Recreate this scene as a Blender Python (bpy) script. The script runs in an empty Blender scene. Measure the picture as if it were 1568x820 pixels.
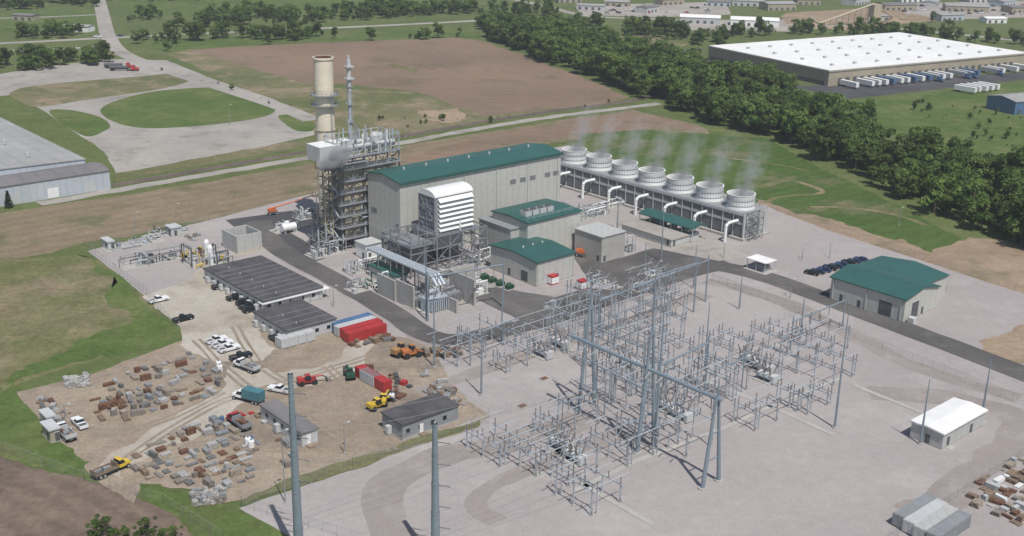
import bpy, math, random
from mathutils import Vector, noise, Matrix
random.seed(7)
R=random.random
def U(a,b): return a+(b-a)*R()
# ---------------- survey camera model (used to convert photo survey points to metres on the ground) -------------
CH=118.0; TH=math.radians(19.0); RO=0.018; FP=1750.0
Fw=Vector((0,math.cos(TH),-math.sin(TH))); R0=Vector((1,0,0)); U0=Vector((0,math.sin(TH),math.cos(TH)))
Rt=R0*math.cos(RO)+U0*math.sin(RO); Up=U0*math.cos(RO)-R0*math.sin(RO); CP=Vector((0,0,CH))
def G(px,py,z=0.0):
    d=Fw*FP+Rt*(px-784)-Up*(py-410)
    t=(z-CH)/d.z
    p=CP+d*t
    return Vector((p.x,p.y,z))
def HT(px,py,top):
    B=G(px,py)-CP
    return ((410-top)*B.dot(Fw)-FP*B.dot(Up))/(FP*Up.z-(410-top)*Fw.z)
AA=math.radians(41.2)
ua=Vector((math.cos(AA),math.sin(AA),0)); va=Vector((-math.sin(AA),math.cos(AA),0))
# ---------------- scene / camera / light ----------------
sc=bpy.context.scene
cam=bpy.data.objects.new("camera",bpy.data.cameras.new("camera")); sc.collection.objects.link(cam)
m=Matrix((Rt,Up,-Fw)).transposed().to_4x4(); m.translation=CP; cam.matrix_world=m
cam.data.sensor_width=36; cam.data.lens=36*FP/1568; cam.data.clip_end=20000; cam.data.clip_start=1
sc.camera=cam
sc.view_settings.view_transform='Standard'; sc.view_settings.look='None'; sc.view_settings.exposure=0
sd=Vector((0.42,-0.9,0)).normalized(); EL=math.radians(60)
sdir=Vector((sd.x*math.cos(EL),sd.y*math.cos(EL),math.sin(EL)))
sun=bpy.data.objects.new("sun",bpy.data.lights.new("sun",'SUN')); sc.collection.objects.link(sun)
sun.data.energy=4.3; sun.data.angle=math.radians(.5); sun.data.color=(1,.97,.93)
sun.rotation_euler=(-sdir).to_track_quat('-Z','Y').to_euler()
w=bpy.data.worlds.new("World"); sc.world=w; w.use_nodes=True
nt=w.node_tree; sky=nt.nodes.new('ShaderNodeTexSky'); sky.sky_type='NISHITA'; sky.sun_disc=False
sky.sun_elevation=EL; sky.sun_rotation=math.atan2(sd.x,sd.y)
nt.links.new(sky.outputs[0],nt.nodes['Background'].inputs[0]); nt.nodes['Background'].inputs[1].default_value=.095
# ---------------- materials ----------------
MC={}
def base(name):
    m=bpy.data.materials.new(name); m.use_nodes=True
    return m,m.node_tree,m.node_tree.nodes['Principled BSDF']
def nz(t,co,scale,detail=4,rough=.6,vec=None):
    n=t.nodes.new('ShaderNodeTexNoise'); n.inputs['Scale'].default_value=scale; n.inputs['Detail'].default_value=detail; n.inputs['Roughness'].default_value=rough
    t.links.new(co,n.inputs['Vector']); return n.outputs[0]
def mr(t,v,a,b,c,d):
    n=t.nodes.new('ShaderNodeMapRange'); n.inputs[1].default_value=a;n.inputs[2].default_value=b;n.inputs[3].default_value=c;n.inputs[4].default_value=d
    t.links.new(v,n.inputs[0]); return n.outputs[0]
def mix(t,f,A,B,mode='MIX'):
    n=t.nodes.new('ShaderNodeMix'); n.data_type='RGBA'; n.blend_type=mode
    if isinstance(f,float): n.inputs[0].default_value=f
    else: t.links.new(f,n.inputs[0])
    for i,x in ((6,A),(7,B)):
        if isinstance(x,tuple): n.inputs[i].default_value=(*x,1) if len(x)==3 else x
        else: t.links.new(x,n.inputs[i])
    return n.outputs[2]
def sc3(c,k): return tuple(min(1,x*k) for x in c)
def M(name,col,rough=.75,var=.12,scale=.4,metal=0.0,ribs=0,dirt=.0,ribdir='x'):
    if name in MC: return MC[name]
    m,t,b=base(name)
    tc=t.nodes.new('ShaderNodeTexCoord'); co=tc.outputs['Object']
    f=mr(t,nz(t,co,scale,5),.3,.7,0,1)
    c=mix(t,f,sc3(col,1-var),sc3(col,1+var))
    f2=mr(t,nz(t,co,scale*9,3),.25,.75,.9,1.08)
    g=t.nodes.new('ShaderNodeCombineColor'); [t.links.new(f2,g.inputs[i]) for i in range(3)]
    c=mix(t,1.0,c,g.outputs[0],'MULTIPLY')
    if ribs:
        mp=t.nodes.new('ShaderNodeMapping'); t.links.new(co,mp.inputs[0]); mp.inputs['Rotation'].default_value=(0,0,math.radians(45) if ribdir=='xy' else (math.radians(90) if ribdir=='y' else 0))
        wv=t.nodes.new('ShaderNodeTexWave'); wv.inputs['Scale'].default_value=ribs; wv.inputs['Distortion'].default_value=0; t.links.new(mp.outputs[0],wv.inputs['Vector'])
        f3=mr(t,wv.outputs['Fac'],0,.15,.90,1.0)
        g2=t.nodes.new('ShaderNodeCombineColor'); [t.links.new(f3,g2.inputs[i]) for i in range(3)]
        c=mix(t,1.0,c,g2.outputs[0],'MULTIPLY')
    t.links.new(c,b.inputs['Base Color']); b.inputs['Roughness'].default_value=rough; b.inputs['Metallic'].default_value=metal
    MC[name]=m; return m
def GM(name,cA,cB,cC,s1=.02,s2=.07,fine=1.2,fv=.2,stripe=None,w2=(.52,.68)):
    m,t,b=base(name); tc=t.nodes.new('ShaderNodeTexCoord'); co=tc.outputs['Object']
    c=mix(t,mr(t,nz(t,co,s1,7,.62),.38,.62,0,1),cA,cB)
    c=mix(t,mr(t,nz(t,co,s2,7,.7),w2[0],w2[1],0,1),c,cC)
    f=mr(t,nz(t,co,fine,3,.7),.25,.75,1-fv,1+fv); f2=mr(t,nz(t,co,fine*.22,4,.7),.25,.75,1-fv*.8,1+fv*.8)
    mm=t.nodes.new('ShaderNodeMath'); mm.operation='MULTIPLY'; t.links.new(f,mm.inputs[0]); t.links.new(f2,mm.inputs[1]); f=mm.outputs[0]
    if stripe:
        ang,per,st=stripe
        mp=t.nodes.new('ShaderNodeMapping'); t.links.new(co,mp.inputs[0]); mp.inputs['Rotation'].default_value=(0,0,-ang)
        wv=t.nodes.new('ShaderNodeTexWave'); wv.bands_direction='Y'; wv.inputs['Scale'].default_value=.314/per; wv.inputs['Distortion'].default_value=2.2; wv.inputs['Detail'].default_value=3; wv.inputs['Detail Scale'].default_value=.3
        t.links.new(mp.outputs[0],wv.inputs['Vector'])
        q=mr(t,wv.outputs['Fac'],0,1,1-st,1+st)
        m2=t.nodes.new('ShaderNodeMath'); m2.operation='MULTIPLY'; t.links.new(f,m2.inputs[0]); t.links.new(q,m2.inputs[1]); f=m2.outputs[0]
    g=t.nodes.new('ShaderNodeCombineColor'); [t.links.new(f,g.inputs[i]) for i in range(3)]
    c=mix(t,1.0,c,g.outputs[0],'MULTIPLY')
    t.links.new(c,b.inputs['Base Color']); b.inputs['Roughness'].default_value=.95; b.inputs['Specular IOR Level'].default_value=.12
    return m
gravel=GM('gravel',(.345,.312,.298),(.30,.272,.262),(.375,.345,.328),.012,.03,1.8,.10)
gravelb=GM('gravel_worn',(.285,.25,.228),(.255,.225,.205),(.32,.285,.265),.03,.1,1.8,.1)
dirt=GM('dirt',(.31,.255,.195),(.225,.18,.135),(.165,.14,.115),.022,.05,1.2,.22)
chalk=GM('pale_gravel',(.42,.385,.33),(.34,.30,.245),(.27,.23,.18),.03,.06,1.2,.14)
track=GM('wheel_track',(.265,.22,.168),(.22,.182,.14),(.29,.245,.195),.05,.1,1.5,.2)
asph=GM('asphalt',(.085,.08,.078),(.12,.113,.107),(.155,.145,.135),.03,.08,1.5,.12)
asphn=GM('asphalt_dark',(.06,.06,.065),(.085,.083,.085),(.10,.10,.10),.03,.08,1.5,.12)
conc=GM('concrete_paving',(.35,.325,.29),(.285,.262,.235),(.22,.20,.175),.02,.05,1,.12)
plow=GM('plowed_soil',(.225,.158,.112),(.178,.128,.093),(.14,.112,.07),.006,.018,.9,.16,(math.radians(-8),9,.04))
plow2=GM('plowed_soil_weedy',(.225,.172,.118),(.175,.142,.09),(.115,.12,.055),.012,.045,.7,.2,(AA,7,.05),(.52,.68))
plow3=GM('bare_soil',(.19,.142,.108),(.15,.114,.088),(.11,.085,.065),.02,.05,.6,.25,(math.radians(-35),5,.08))
grassm=GM('grass',(.085,.112,.036),(.11,.132,.048),(.16,.152,.078),.008,.02,.5,.25,None,(.55,.72))
lush=GM('lush_grass',(.072,.112,.03),(.098,.132,.04),(.14,.148,.06),.02,.04,.7,.28,None,(.5,.7))
crop=GM('crop_field',(.055,.095,.024),(.08,.118,.034),(.165,.145,.085),.006,.022,.5,.24,(AA,6,.06),(.52,.66))
mixg=GM('rough_grass',(.105,.12,.048),(.165,.15,.08),(.24,.188,.125),.012,.035,.6,.28,None,(.5,.62))
fieldl=GM('dry_field',(.095,.115,.042),(.145,.142,.065),(.22,.175,.115),.014,.02,.6,.3,None,(.48,.64))
straw=GM('dry_ground',(.31,.235,.165),(.25,.185,.13),(.14,.135,.065),.02,.05,.8,.2)
rockm=GM('ballast',(.15,.12,.105),(.11,.09,.08),(.2,.17,.14),.03,.1,1,.2)
clad=M('cladding_beige',(.455,.45,.41),.6,.03,.08,0,.16,0,'xy'); cladg=M('cladding_grey',(.42,.42,.40),.6,.04,.1,0,.16,0,'xy')
teal=M('roof_teal',(.028,.098,.084),.5,.12,.15,0,.5)
white=M('white_paint',(.72,.72,.70),.5,.05,.3); whiter=M('white_roof',(.76,.75,.72),.6,.05,.03)
lgrey=M('light_grey',(.46,.465,.46),.6,.08,.5); mgrey=M('mid_grey',(.24,.25,.26),.6,.12,.5)
dgrey=M('dark_grey',(.085,.09,.095),.6,.2,.5); black=M('black_rubber',(.02,.02,.02),.8,.1)
galv=M('galvanised_steel',(.40,.44,.47),.5,.1,.8,.15); steel=M('steel_frame',(.20,.21,.225),.6,.15,.8)
steelt=M('steel_tan',(.42,.36,.27),.6,.15,.5); stackm=M('stack_paint',(.70,.63,.50),.6,.08,.12)
poleb=M('pole_steel',(.23,.28,.32),.45,.10,.25,.25)
droof=M('dark_roof',(.075,.07,.072),.7,.35,.25,0,.17); wood=M('timber',(.22,.16,.11),.9,.3,1); wood2=M('timber_grey',(.22,.195,.17),.9,.25,1)
rust=M('rust',(.15,.075,.045),.9,.3,1); red=M('red_paint',(.38,.035,.035),.55,.15,.5); blue=M('blue_paint',(.08,.15,.27),.55,.15,.5)
orange=M('orange_paint',(.52,.13,.04),.5,.1); yellow=M('yellow_paint',(.58,.40,.04),.5,.1); green=M('green_paint',(.02,.08,.045),.5,.1)
glass=M('dark_glass',(.02,.025,.03),.12,.1); concm=M('concrete',(.37,.355,.325),.85,.1,.3); insul=M('insulator',(.2,.18,.175),.4,.1)
wareroof=M('warehouse_roof',(.30,.295,.285),.8,.12,.05,0,.05); wareroof2=M('warehouse_roof_dark',(.17,.16,.158),.8,.12,.05,0,.05)
bwall=M('pale_blue_wall',(.42,.455,.49),.6,.05,.1,0,.16,0,'xy'); tanwall=M('tan_wall',(.34,.295,.22),.8,.05,.05)
louver=M('louver',(.17,.175,.18),.7,.1,.3); bark=M('bark',(.09,.07,.05),.95,.2,2)
scr=[M('scaffold_grey',(.27,.27,.265),.7,.25,1),wood2,wood,M('scaffold_dark',(.15,.148,.145),.8,.3,1),M('scaffold_tan',(.30,.25,.2),.8,.25,1),M('scaffold_light',(.38,.375,.36),.7,.2,1),wood2,M('scaffold_steel',(.22,.235,.25),.6,.2,1),rust,M('scaffold_light',(.38,.375,.36))]
def leafmat(name,c1,c2):
    m,t,b=base(name); tc=t.nodes.new('ShaderNodeTexCoord'); oi=t.nodes.new('ShaderNodeObjectInfo')
    c=mix(t,mr(t,nz(t,tc.outputs['Object'],4.5,2),.35,.65,0,1),c1,c2)
    f=mr(t,oi.outputs['Random'],0,1,.62,1.35); g=t.nodes.new('ShaderNodeCombineColor'); [t.links.new(f,g.inputs[i]) for i in range(3)]
    c=mix(t,1.0,c,g.outputs[0],'MULTIPLY')
    t.links.new(c,b.inputs['Base Color']); b.inputs['Roughness'].default_value=.7; b.inputs['Specular IOR Level'].default_value=.2
    tr=t.nodes.new('ShaderNodeBsdfTranslucent'); t.links.new(c,tr.inputs[0]); ms=t.nodes.new('ShaderNodeMixShader'); ms.inputs[0].default_value=.3
    t.links.new(b.outputs[0],ms.inputs[1]); t.links.new(tr.outputs[0],ms.inputs[2]); t.links.new(ms.outputs[0],t.nodes['Material Output'].inputs[0]); return m
leaf=leafmat('foliage',(.045,.085,.016),(.075,.12,.026)); leaf2=leafmat('foliage_light',(.085,.14,.03),(.12,.175,.042)); pine=leafmat('needles',(.015,.035,.018),(.03,.055,.025))  # paler leaf varies clumps and paints sunlit tops into the crowns
cl,t,b=base('chain_link'); tr=t.nodes.new('ShaderNodeBsdfTransparent'); ms=t.nodes.new('ShaderNodeMixShader'); ms.inputs[0].default_value=.07
b.inputs['Base Color'].default_value=(.3,.31,.32,1); t.links.new(tr.outputs[0],ms.inputs[1]); t.links.new(b.outputs[0],ms.inputs[2]); t.links.new(ms.outputs[0],t.nodes['Material Output'].inputs[0])
# ---------------- mesh builder ----------------
def link(o): sc.collection.objects.link(o); return o
class MB:
    def __init__(s): s.v=[];s.f=[];s.i=[];s.m=[]
    def mi(s,mat):
        if mat not in s.m: s.m.append(mat)
        return s.m.index(mat)
    def poly(s,pts,faces,mat):
        k=len(s.v); s.v+=[tuple(p) for p in pts]; j=s.mi(mat)
        for f in faces: s.f.append([k+q for q in f]); s.i.append(j)
    def box(s,x0,x1,y0,y1,z0,z1,mat,top=None):
        p=[(x0,y0,z0),(x1,y0,z0),(x1,y1,z0),(x0,y1,z0),(x0,y0,z1),(x1,y0,z1),(x1,y1,z1),(x0,y1,z1)]
        s.poly(p,[(0,1,5,4),(1,2,6,5),(2,3,7,6),(3,0,4,7),(3,2,1,0)],mat); s.poly(p[4:],[(0,1,2,3)],top or mat)
    def rbox(s,cx,cy,z0,l,wd,h,ang,mat):
        c,n=math.cos(ang),math.sin(ang); p=[]
        for z in (z0,z0+h):
            for a,b in ((-1,-1),(1,-1),(1,1),(-1,1)):
                x=a*l/2;y=b*wd/2; p.append((cx+x*c-y*n,cy+x*n+y*c,z))
        s.poly(p,[(0,1,5,4),(1,2,6,5),(2,3,7,6),(3,0,4,7),(3,2,1,0),(4,5,6,7)],mat)
    def cyl(s,p0,p1,r0,mat,r1=None,n=6,cap=True):
        p0=Vector(p0);p1=Vector(p1); r1=r0 if r1 is None else r1; d=(p1-p0)
        if d.length<1e-6: return
        d.normalize(); x=d.orthogonal().normalized(); y=d.cross(x); pts=[]
        for p,r in ((p0,r0),(p1,r1)):
            for k in range(n):
                a=2*math.pi*k/n; pts.append(p+x*(r*math.cos(a))+y*(r*math.sin(a)))
        fs=[(k,(k+1)%n,n+(k+1)%n,n+k) for k in range(n)]
        if cap: fs+=[tuple(range(n-1,-1,-1)),tuple(range(n,2*n))]
        s.poly(pts,fs,mat)
    def rev(s,cx,cy,prof,mat,n=20):
        pts=[(cx+r*math.cos(2*math.pi*k/n),cy+r*math.sin(2*math.pi*k/n),z) for r,z in prof for k in range(n)]
        fs=[(j*n+k,j*n+(k+1)%n,(j+1)*n+(k+1)%n,(j+1)*n+k) for j in range(len(prof)-1) for k in range(n)]
        s.poly(pts,fs,mat)
    def path(s,pts,r,mat,n=6):
        for a,b in zip(pts[:-1],pts[1:]): s.cyl(a,b,r,mat,n=n)
    def gable(s,x0,x1,y0,y1,z,rise,mr_,mw,axis='x',ov=.5,th=.35):
        if axis=='x':
            ym=(y0+y1)/2
            for xx in (x0,x1): s.poly([(xx,y0,z),(xx,y1,z),(xx,ym,z+rise)],[(0,1,2)],mw)
            k=rise/((y1-y0)/2)
            for ye in (y0-ov,y1+ov):
                ze=z-k*ov
                a=[(x0-ov,ye,ze),(x1+ov,ye,ze),(x1+ov,ym,z+rise),(x0-ov,ym,z+rise)]
                bb=[(p[0],p[1],p[2]+th) for p in a]
                s.poly(a+bb,[(0,1,2,3),(4,5,6,7),(0,1,5,4),(0,3,7,4),(1,2,6,5)],mr_)
        else:
            xm=(x0+x1)/2
            for yy in (y0,y1): s.poly([(x0,yy,z),(x1,yy,z),(xm,yy,z+rise)],[(0,1,2)],mw)
            k=rise/((x1-x0)/2)
            for xe in (x0-ov,x1+ov):
                ze=z-k*ov
                a=[(xe,y0-ov,ze),(xe,y1+ov,ze),(xm,y1+ov,z+rise),(xm,y0-ov,z+rise)]
                bb=[(p[0],p[1],p[2]+th) for p in a]
                s.poly(a+bb,[(0,1,2,3),(4,5,6,7),(0,1,5,4),(0,3,7,4),(1,2,6,5)],mr_)
    def rail(s,pts,z,mat,h=1.1):
        for a,b in zip(pts[:-1],pts[1:]):
            for hh in (h,h*.5): s.cyl((a[0],a[1],z+hh),(b[0],b[1],z+hh),.04,mat,n=3,cap=False)
            L=math.dist(a,b); k=max(1,int(L/2.5))
            for j in range(k+1):
                x=a[0]+(b[0]-a[0])*j/k; y=a[1]+(b[1]-a[1])*j/k; s.cyl((x,y,z),(x,y,z+h),.04,mat,n=3,cap=False)
    def mesh(s,name):
        me=bpy.data.meshes.new(name); me.from_pydata(s.v,[],s.f)
        for q in s.m: me.materials.append(q)
        me.polygons.foreach_set('material_index',s.i); me.update(); return me
    def done(s,name,loc=(0,0,0),ang=0):
        me=s.mesh(name); o=link(bpy.data.objects.new(name,me)); o.location=loc; o.rotation_euler=(0,0,ang); return o
def inst(name,me,loc,ang=0,scale=1):
    o=link(bpy.data.objects.new(name,me)); o.location=loc; o.rotation_euler=(0,0,ang); o.scale=(scale,)*3; return o
# ---------------- ground ----------------
mb=MB(); S=9000
mb.poly([(-S,-3000,0),(S,-3000,0),(S,S*1.5,0),(-S,S*1.5,0)],[(0,1,2,3)],grassm); mb.done('ground')
def patch(name,pts,mat,z,rag=1.0,smooth=False):
    P=[G(*p) for p in pts]; n=len(P); out=[]
    for i in range(n):
        a,b=P[i],P[(i+1)%n]
        if smooth:
            pm,pn=P[i-1],P[(i+2)%n]
            for k in range(8):
                t=k/8; out.append(.5*((2*a)+(b-pm)*t+(2*pm-5*a+4*b-pn)*t*t+(3*a-pm-3*b+pn)*t**3))
        else:
            L=(b-a).length; k=max(1,min(150,int(L/2))) if rag>0 else 1
            for j in range(k): out.append(a.lerp(b,j/k))
    if rag>0:
        o2=[]
        for p in out:
            q=noise.noise_vector(p*.05)*rag*2.4+noise.noise_vector(p*.22)*rag*1.1+noise.noise_vector(p*.7)*rag*.4
            o2.append((p.x+q.x,p.y+q.y,z))
        out=o2
    else: out=[(p.x,p.y,z) for p in out]
    mb=MB(); mb.poly(out,[tuple(range(len(out)))],mat); return mb.done(name)
def cr(P,k=6):
    out=[]
    for i in range(len(P)-1):
        a,b=P[i],P[i+1]; pm=P[i-1] if i else a; pn=P[i+2] if i+2<len(P) else b
        for j in range(k):
            t=j/k; out.append(.5*((2*a)+(b-pm)*t+(2*pm-5*a+4*b-pn)*t*t+(3*a-pm-3*b+pn)*t**3))
    out.append(P[-1]); return out
def ribbon(name,pts,width,mat,z,smooth=True,rag=0,off=0):
    P=[G(*p) for p in pts]
    if smooth: P=cr(P,10 if rag else 6)
    L=[];mb=MB()
    for i,p in enumerate(P):
        d=(P[min(i+1,len(P)-1)]-P[max(i-1,0)]); d.z=0; d.normalize(); n=Vector((-d.y,d.x,0)); p=p+n*off; n=n*width/2
        e=1+rag*noise.noise(p*.1); e2=1+rag*noise.noise(p*.13+Vector((9,9,9))); L+=[(p.x+n.x*e,p.y+n.y*e,z),(p.x-n.x*e2,p.y-n.y*e2,z)]
    mb.poly(L,[(2*i,2*i+1,2*i+3,2*i+2) for i in range(len(P)-1)],mat); return mb.done(name)
patch('plowed_field',[(286,76),(420,68),(700,57),(738,62),(860,105),(965,148),(925,160),(850,166),(742,177),(640,140),(525,128),(480,130),(400,108)],plow,.02,1.2)
patch('rough_grass_strip',[(255,82),(286,76),(400,108),(480,130),(560,138),(640,140),(742,177),(965,150),(600,210),(480,200),(470,180),(380,140)],mixg,.012,1.5)
patch('weed_streak',[(583,92),(600,97),(640,108),(637,112),(600,102)],mixg,.034,1.5)
patch('bare_patch',[(640,170),(700,166),(720,178),(690,188),(640,184)],straw,.019,3)
patch('plowed_field',[(-250,400),(0,326),(170,302),(480,250),(600,226),(735,203),(965,167),(1075,192),(1090,205),(870,215),(640,250),(560,300),(480,300),(320,335),(0,398),(-250,452)],plow2,.025,1.2)
patch('plowed_field',[(605,246),(735,208),(960,170),(1070,192),(960,200),(870,208),(780,222),(640,252)],plow,.037,1.5)
patch('crop_field',[(880,205),(960,196),(1108,207),(1172,212),(1240,250),(1400,325),(1485,375),(1440,392),(1350,372),(1180,318),(980,262)],crop,.03,1.5)
patch('bare_patch',[(1165,268),(1215,275),(1250,292),(1240,300),(1200,290),(1185,300),(1170,285)],crop,.042,3)
ribbon('bare_furrow',[(1175,283),(1215,277),(1260,294),(1200,300),(1170,310)],2.5,mixg,.045,True,.9)
ribbon('bare_furrow',[(1240,316),(1300,318),(1360,326),(1420,345)],2.2,mixg,.046,True,.9)
ribbon('bare_furrow',[(1100,240),(1180,250),(1240,262)],1.6,mixg,.047,True,.9)
patch('lush_meadow',[(1050,178),(1110,195),(1108,207),(1085,200)],lush,.03,1)
patch('dry_ground',[(1165,308),(1250,330),(1355,362),(1400,368),(1440,385),(1485,366),(1540,366),(1640,420),(1760,520),(1568,455),(1490,440),(1400,425),(1280,385),(1180,345)],straw,.034,2.5)
patch('lush_meadow',[(1340,150),(1568,125),(1900,150),(1900,330),(1568,262),(1400,220),(1290,180)],lush,.02,1.5)
patch('grass_field',[(1180,130),(1260,140),(1340,150),(1300,175),(1235,165)],lush,.016,1)
patch('rough_field',[(905,48),(1000,55),(1060,66),(1030,80),(960,66)],mixg,.015,1.5)
patch('grass_field',[(0,18),(140,14),(150,45),(0,50)],lush,.015,1); patch('grass_field',[(185,0),(560,-8),(700,10),(300,26),(175,16)],lush,.015,1)
patch('grass_field',[(0,68),(150,60),(175,66),(180,92),(60,105),(0,112)],grassm,.016,1)
patch('grass_field',[(210,62),(560,50),(730,40),(735,58),(420,64),(255,80)],lush,.015,1)
patch('rough_field',[(-300,410),(0,398),(120,391),(155,400),(225,455),(268,492),(276,520),(120,560),(0,600),(-300,680)],fieldl,.03,1)
patch('bare_patch',[(-60,466),(0,460),(60,462),(120,478),(112,500),(60,512),(0,516),(-60,520)],mixg,.043,3)
patch('lush_verge',[(128,391),(155,400),(225,455),(268,492),(276,520),(200,540),(100,566),(0,600),(0,588),(90,552),(140,535),(120,520),(170,505),(205,490),(190,455),(150,420)],lush,.048,2.8)
patch('lush_verge',[(-100,560),(0,600),(30,598),(75,655),(130,700),(100,726),(0,686),(-100,650)],lush,.05,1.5)
patch('plowed_field',[(-400,600),(0,690),(130,738),(250,775),(330,835),(300,1000),(-400,1000)],plow3,.04,1.2)
patch('grass_verge',[(345,782),(420,790),(520,830),(560,960),(300,960)],lush,.045,1)
patch('gravel_pad',[(135,384),(345,330),(480,296),(600,268),(870,222),(1180,318),(1260,350),(1400,395),(1568,450),(1900,590),(1900,1100),(760,1000),(500,850),(368,778),(560,712),(600,640),(420,560),(275,500),(225,455)],gravel,.055,.3)
patch('dirt_yard',[(25,602),(130,578),(275,520),(300,470),(420,500),(520,505),(640,520),(665,545),(700,600),(745,638),(735,655),(600,700),(380,765),(320,770),(300,745),(215,742),(200,770),(150,742),(120,700),(62,648)],dirt,.07,1)
patch('pale_gravel_yard',[(222,452),(345,398),(338,425),(400,478),(425,530),(400,552),(330,556),(277,525),(268,490)],chalk,.085,1.4)
patch('pale_gravel_track',[(350,560),(420,570),(470,560),(540,530),(610,520),(560,545),(480,590),(400,600),(340,640),(220,700),(180,730),(150,720),(230,665),(330,600)],chalk,.08,2.2,True)
for k,p in enumerate([[(170,722),(240,672),(340,615),(440,585),(520,560),(600,535)],[(300,520),(340,560),(390,600),(470,640),(560,690)],[(100,650),(180,660),(260,640),(340,600)],[(500,560),(560,620),(600,690)],[(360,500),(400,560),(470,590),(560,560),(650,560)]]):
    for off in (-.9,.9): ribbon('wheel_track',p,.8,track,.094+.003*k,True,1.2,off)
patch('damp_soil',[(440,690),(520,655),(590,665),(600,690),(540,706),(460,722)],dirt,.0885,2)
patch('grass_patch',[(205,745),(260,740),(300,755),(300,775),(250,778),(215,770)],lush,.085,2.6)
patch('grass_patch',[(20,610),(60,640),(90,690),(130,705),(95,720),(40,700)],lush,.085,1.8)
patch('rough_verge',[(380,772),(560,712),(740,652),(735,644),(600,686),(540,702),(380,762)],mixg,.09,1)
patch('dry_ground',[(1500,520),(1568,495),(1700,520),(1700,600),(1568,555),(1510,540)],straw,.085,1.5)
patch('concrete_apron',[(-200,140),(0,113),(60,103),(150,92),(185,90),(255,92),(330,122),(420,152),(478,182),(482,206),(400,225),(178,266),(160,232),(60,165),(20,145),(-200,165)],conc,.03,.3)
for p in ([(15,142),(60,130),(200,118),(270,113),(292,122),(250,135),(150,150),(60,163),(30,155)],[(155,166),(190,150),(250,138),(345,134),(400,148),(423,164),(405,178),(330,190),(225,196),(170,184)],[(75,172),(105,168),(150,178),(168,190),(160,200),(128,207)],[(425,178),(460,176),(480,186),(478,200),(450,198)]):
    patch('grass_island',p,lush if len(p)!=9 else mixg,.05,.2,True)
patch('grass_verge',[(175,266),(300,243),(480,210),(482,222),(300,255),(178,276)],mixg,.04,.8)
ribbon('road',[(150,-10),(158,25),(166,55),(186,80),(240,102),(320,128),(420,160),(480,184)],11,conc,.06)
ribbon('road',[(-200,72),(0,66),(160,58),(400,47),(560,40),(720,32),(800,28)],9,conc,.052)
ribbon('road',[(-200,85),(0,78),(120,73),(175,66)],7,conc,.056)
ribbon('road',[(560,-8),(760,-3),(830,8),(900,24),(1010,29),(1150,36),(1350,42),(1600,66)],9,conc,.05)
ribbon('road',[(-100,30),(60,26),(150,22)],6,conc,.05)
ribbon('dirt_road',[(60,312),(172,292),(300,270),(480,240),(600,221),(735,196),(850,178),(965,164),(1010,158)],6,conc,.045,True,.4)
ribbon('railway_ballast',[(170,284),(480,230),(600,211),(735,187),(850,169),(965,154),(1060,130),(1180,100)],5,rockm,.062,True,.2)
for off in (-.75,.75): ribbon('railway_rail',[(170,284),(480,230),(600,211),(735,187),(850,169),(965,154),(1060,130),(1180,100)],.15,rust,.16,True,0,off)
ribbon('road',[(1075,404),(1130,413),(1200,433),(1330,482),(1450,527),(1568,572),(1750,640)],9.5,asph,.10,True,.06)
ribbon('road',[(398,338),(408,362),(442,390),(520,432),(600,478),(652,512),(700,520),(760,508),(840,488),(960,448),(1060,416),(1120,404)],8,asph,.092,True,.1)
ribbon('road_shoulder',[(436,396),(520,440),(600,488),(652,523),(700,531),(760,519),(840,498),(960,458),(1060,426)],4,gravelb,.0745,True,.4)
patch('asphalt_yard',[(345,336),(440,324),(480,320),(484,345),(440,352),(478,378),(500,395),(470,402),(430,382),(398,352),(360,350)],asphn,.088,.3)
patch('asphalt_yard',[(858,362),(900,352),(950,395),(1000,380),(1100,400),(1060,420),(960,440),(900,425),(880,395)],asph,.087,.3)
patch('asphalt_yard',[(700,445),(760,440),(850,455),(900,440),(960,446),(900,466),(800,492),(760,472)],asph,.089,.3)
patch('concrete_slab',[(940,340),(1000,330),(1100,372),(1150,392),(1120,400),(1000,380)],conc,.083,.1)
patch('truck_court',[(1215,132),(1300,128),(1600,108),(1760,100),(1760,128),(1568,122),(1400,140),(1290,152)],asphn,.05,.3)
ribbon('service_road',[(1225,140),(1180,118),(1080,92),(1040,80),(1075,74)],7,asphn,.045)
ribbon('worn_track',[(640,860),(590,800),(592,750),(640,712),(740,684),(850,655),(890,640)],8,gravelb,.075,True,.5)
ribbon('worn_track',[(760,800),(730,775),(750,745),(860,700),(950,660)],5,gravelb,.073,True,.6)
ribbon('worn_track',[(1330,600),(1450,610),(1545,632),(1560,660),(1500,720),(1400,790)],8,gravelb,.0735,True,.5)
ribbon('worn_track',[(1080,430),(1180,455),(1260,490),(1400,560),(1560,610)],6,gravelb,.076,True,.5)
ribbon('worn_track',[(640,600),(760,560),(900,512),(1080,450)],5,gravelb,.0725,True,.6)
for p in ([(886,738),(1000,803)],[(1180,622),(1276,666)],[(1308,590),(1412,632)],[(880,752),(975,706),(1110,655),(1180,622),(1290,578)],[(1020,560),(1180,622)]):
    ribbon('cable_trench',p,1.3,concm,.13,False)
for px in ((833,580),(800,622),(1350,480)):
    mb=MB(); mb.box(-1,1,-.8,.8,0,.2,rust); mb.box(-1.2,1.2,-1,1,0,.15,concm); mb.done('manhole_cover',G(*px)+Vector((0,0,.05)),AA)
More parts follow.
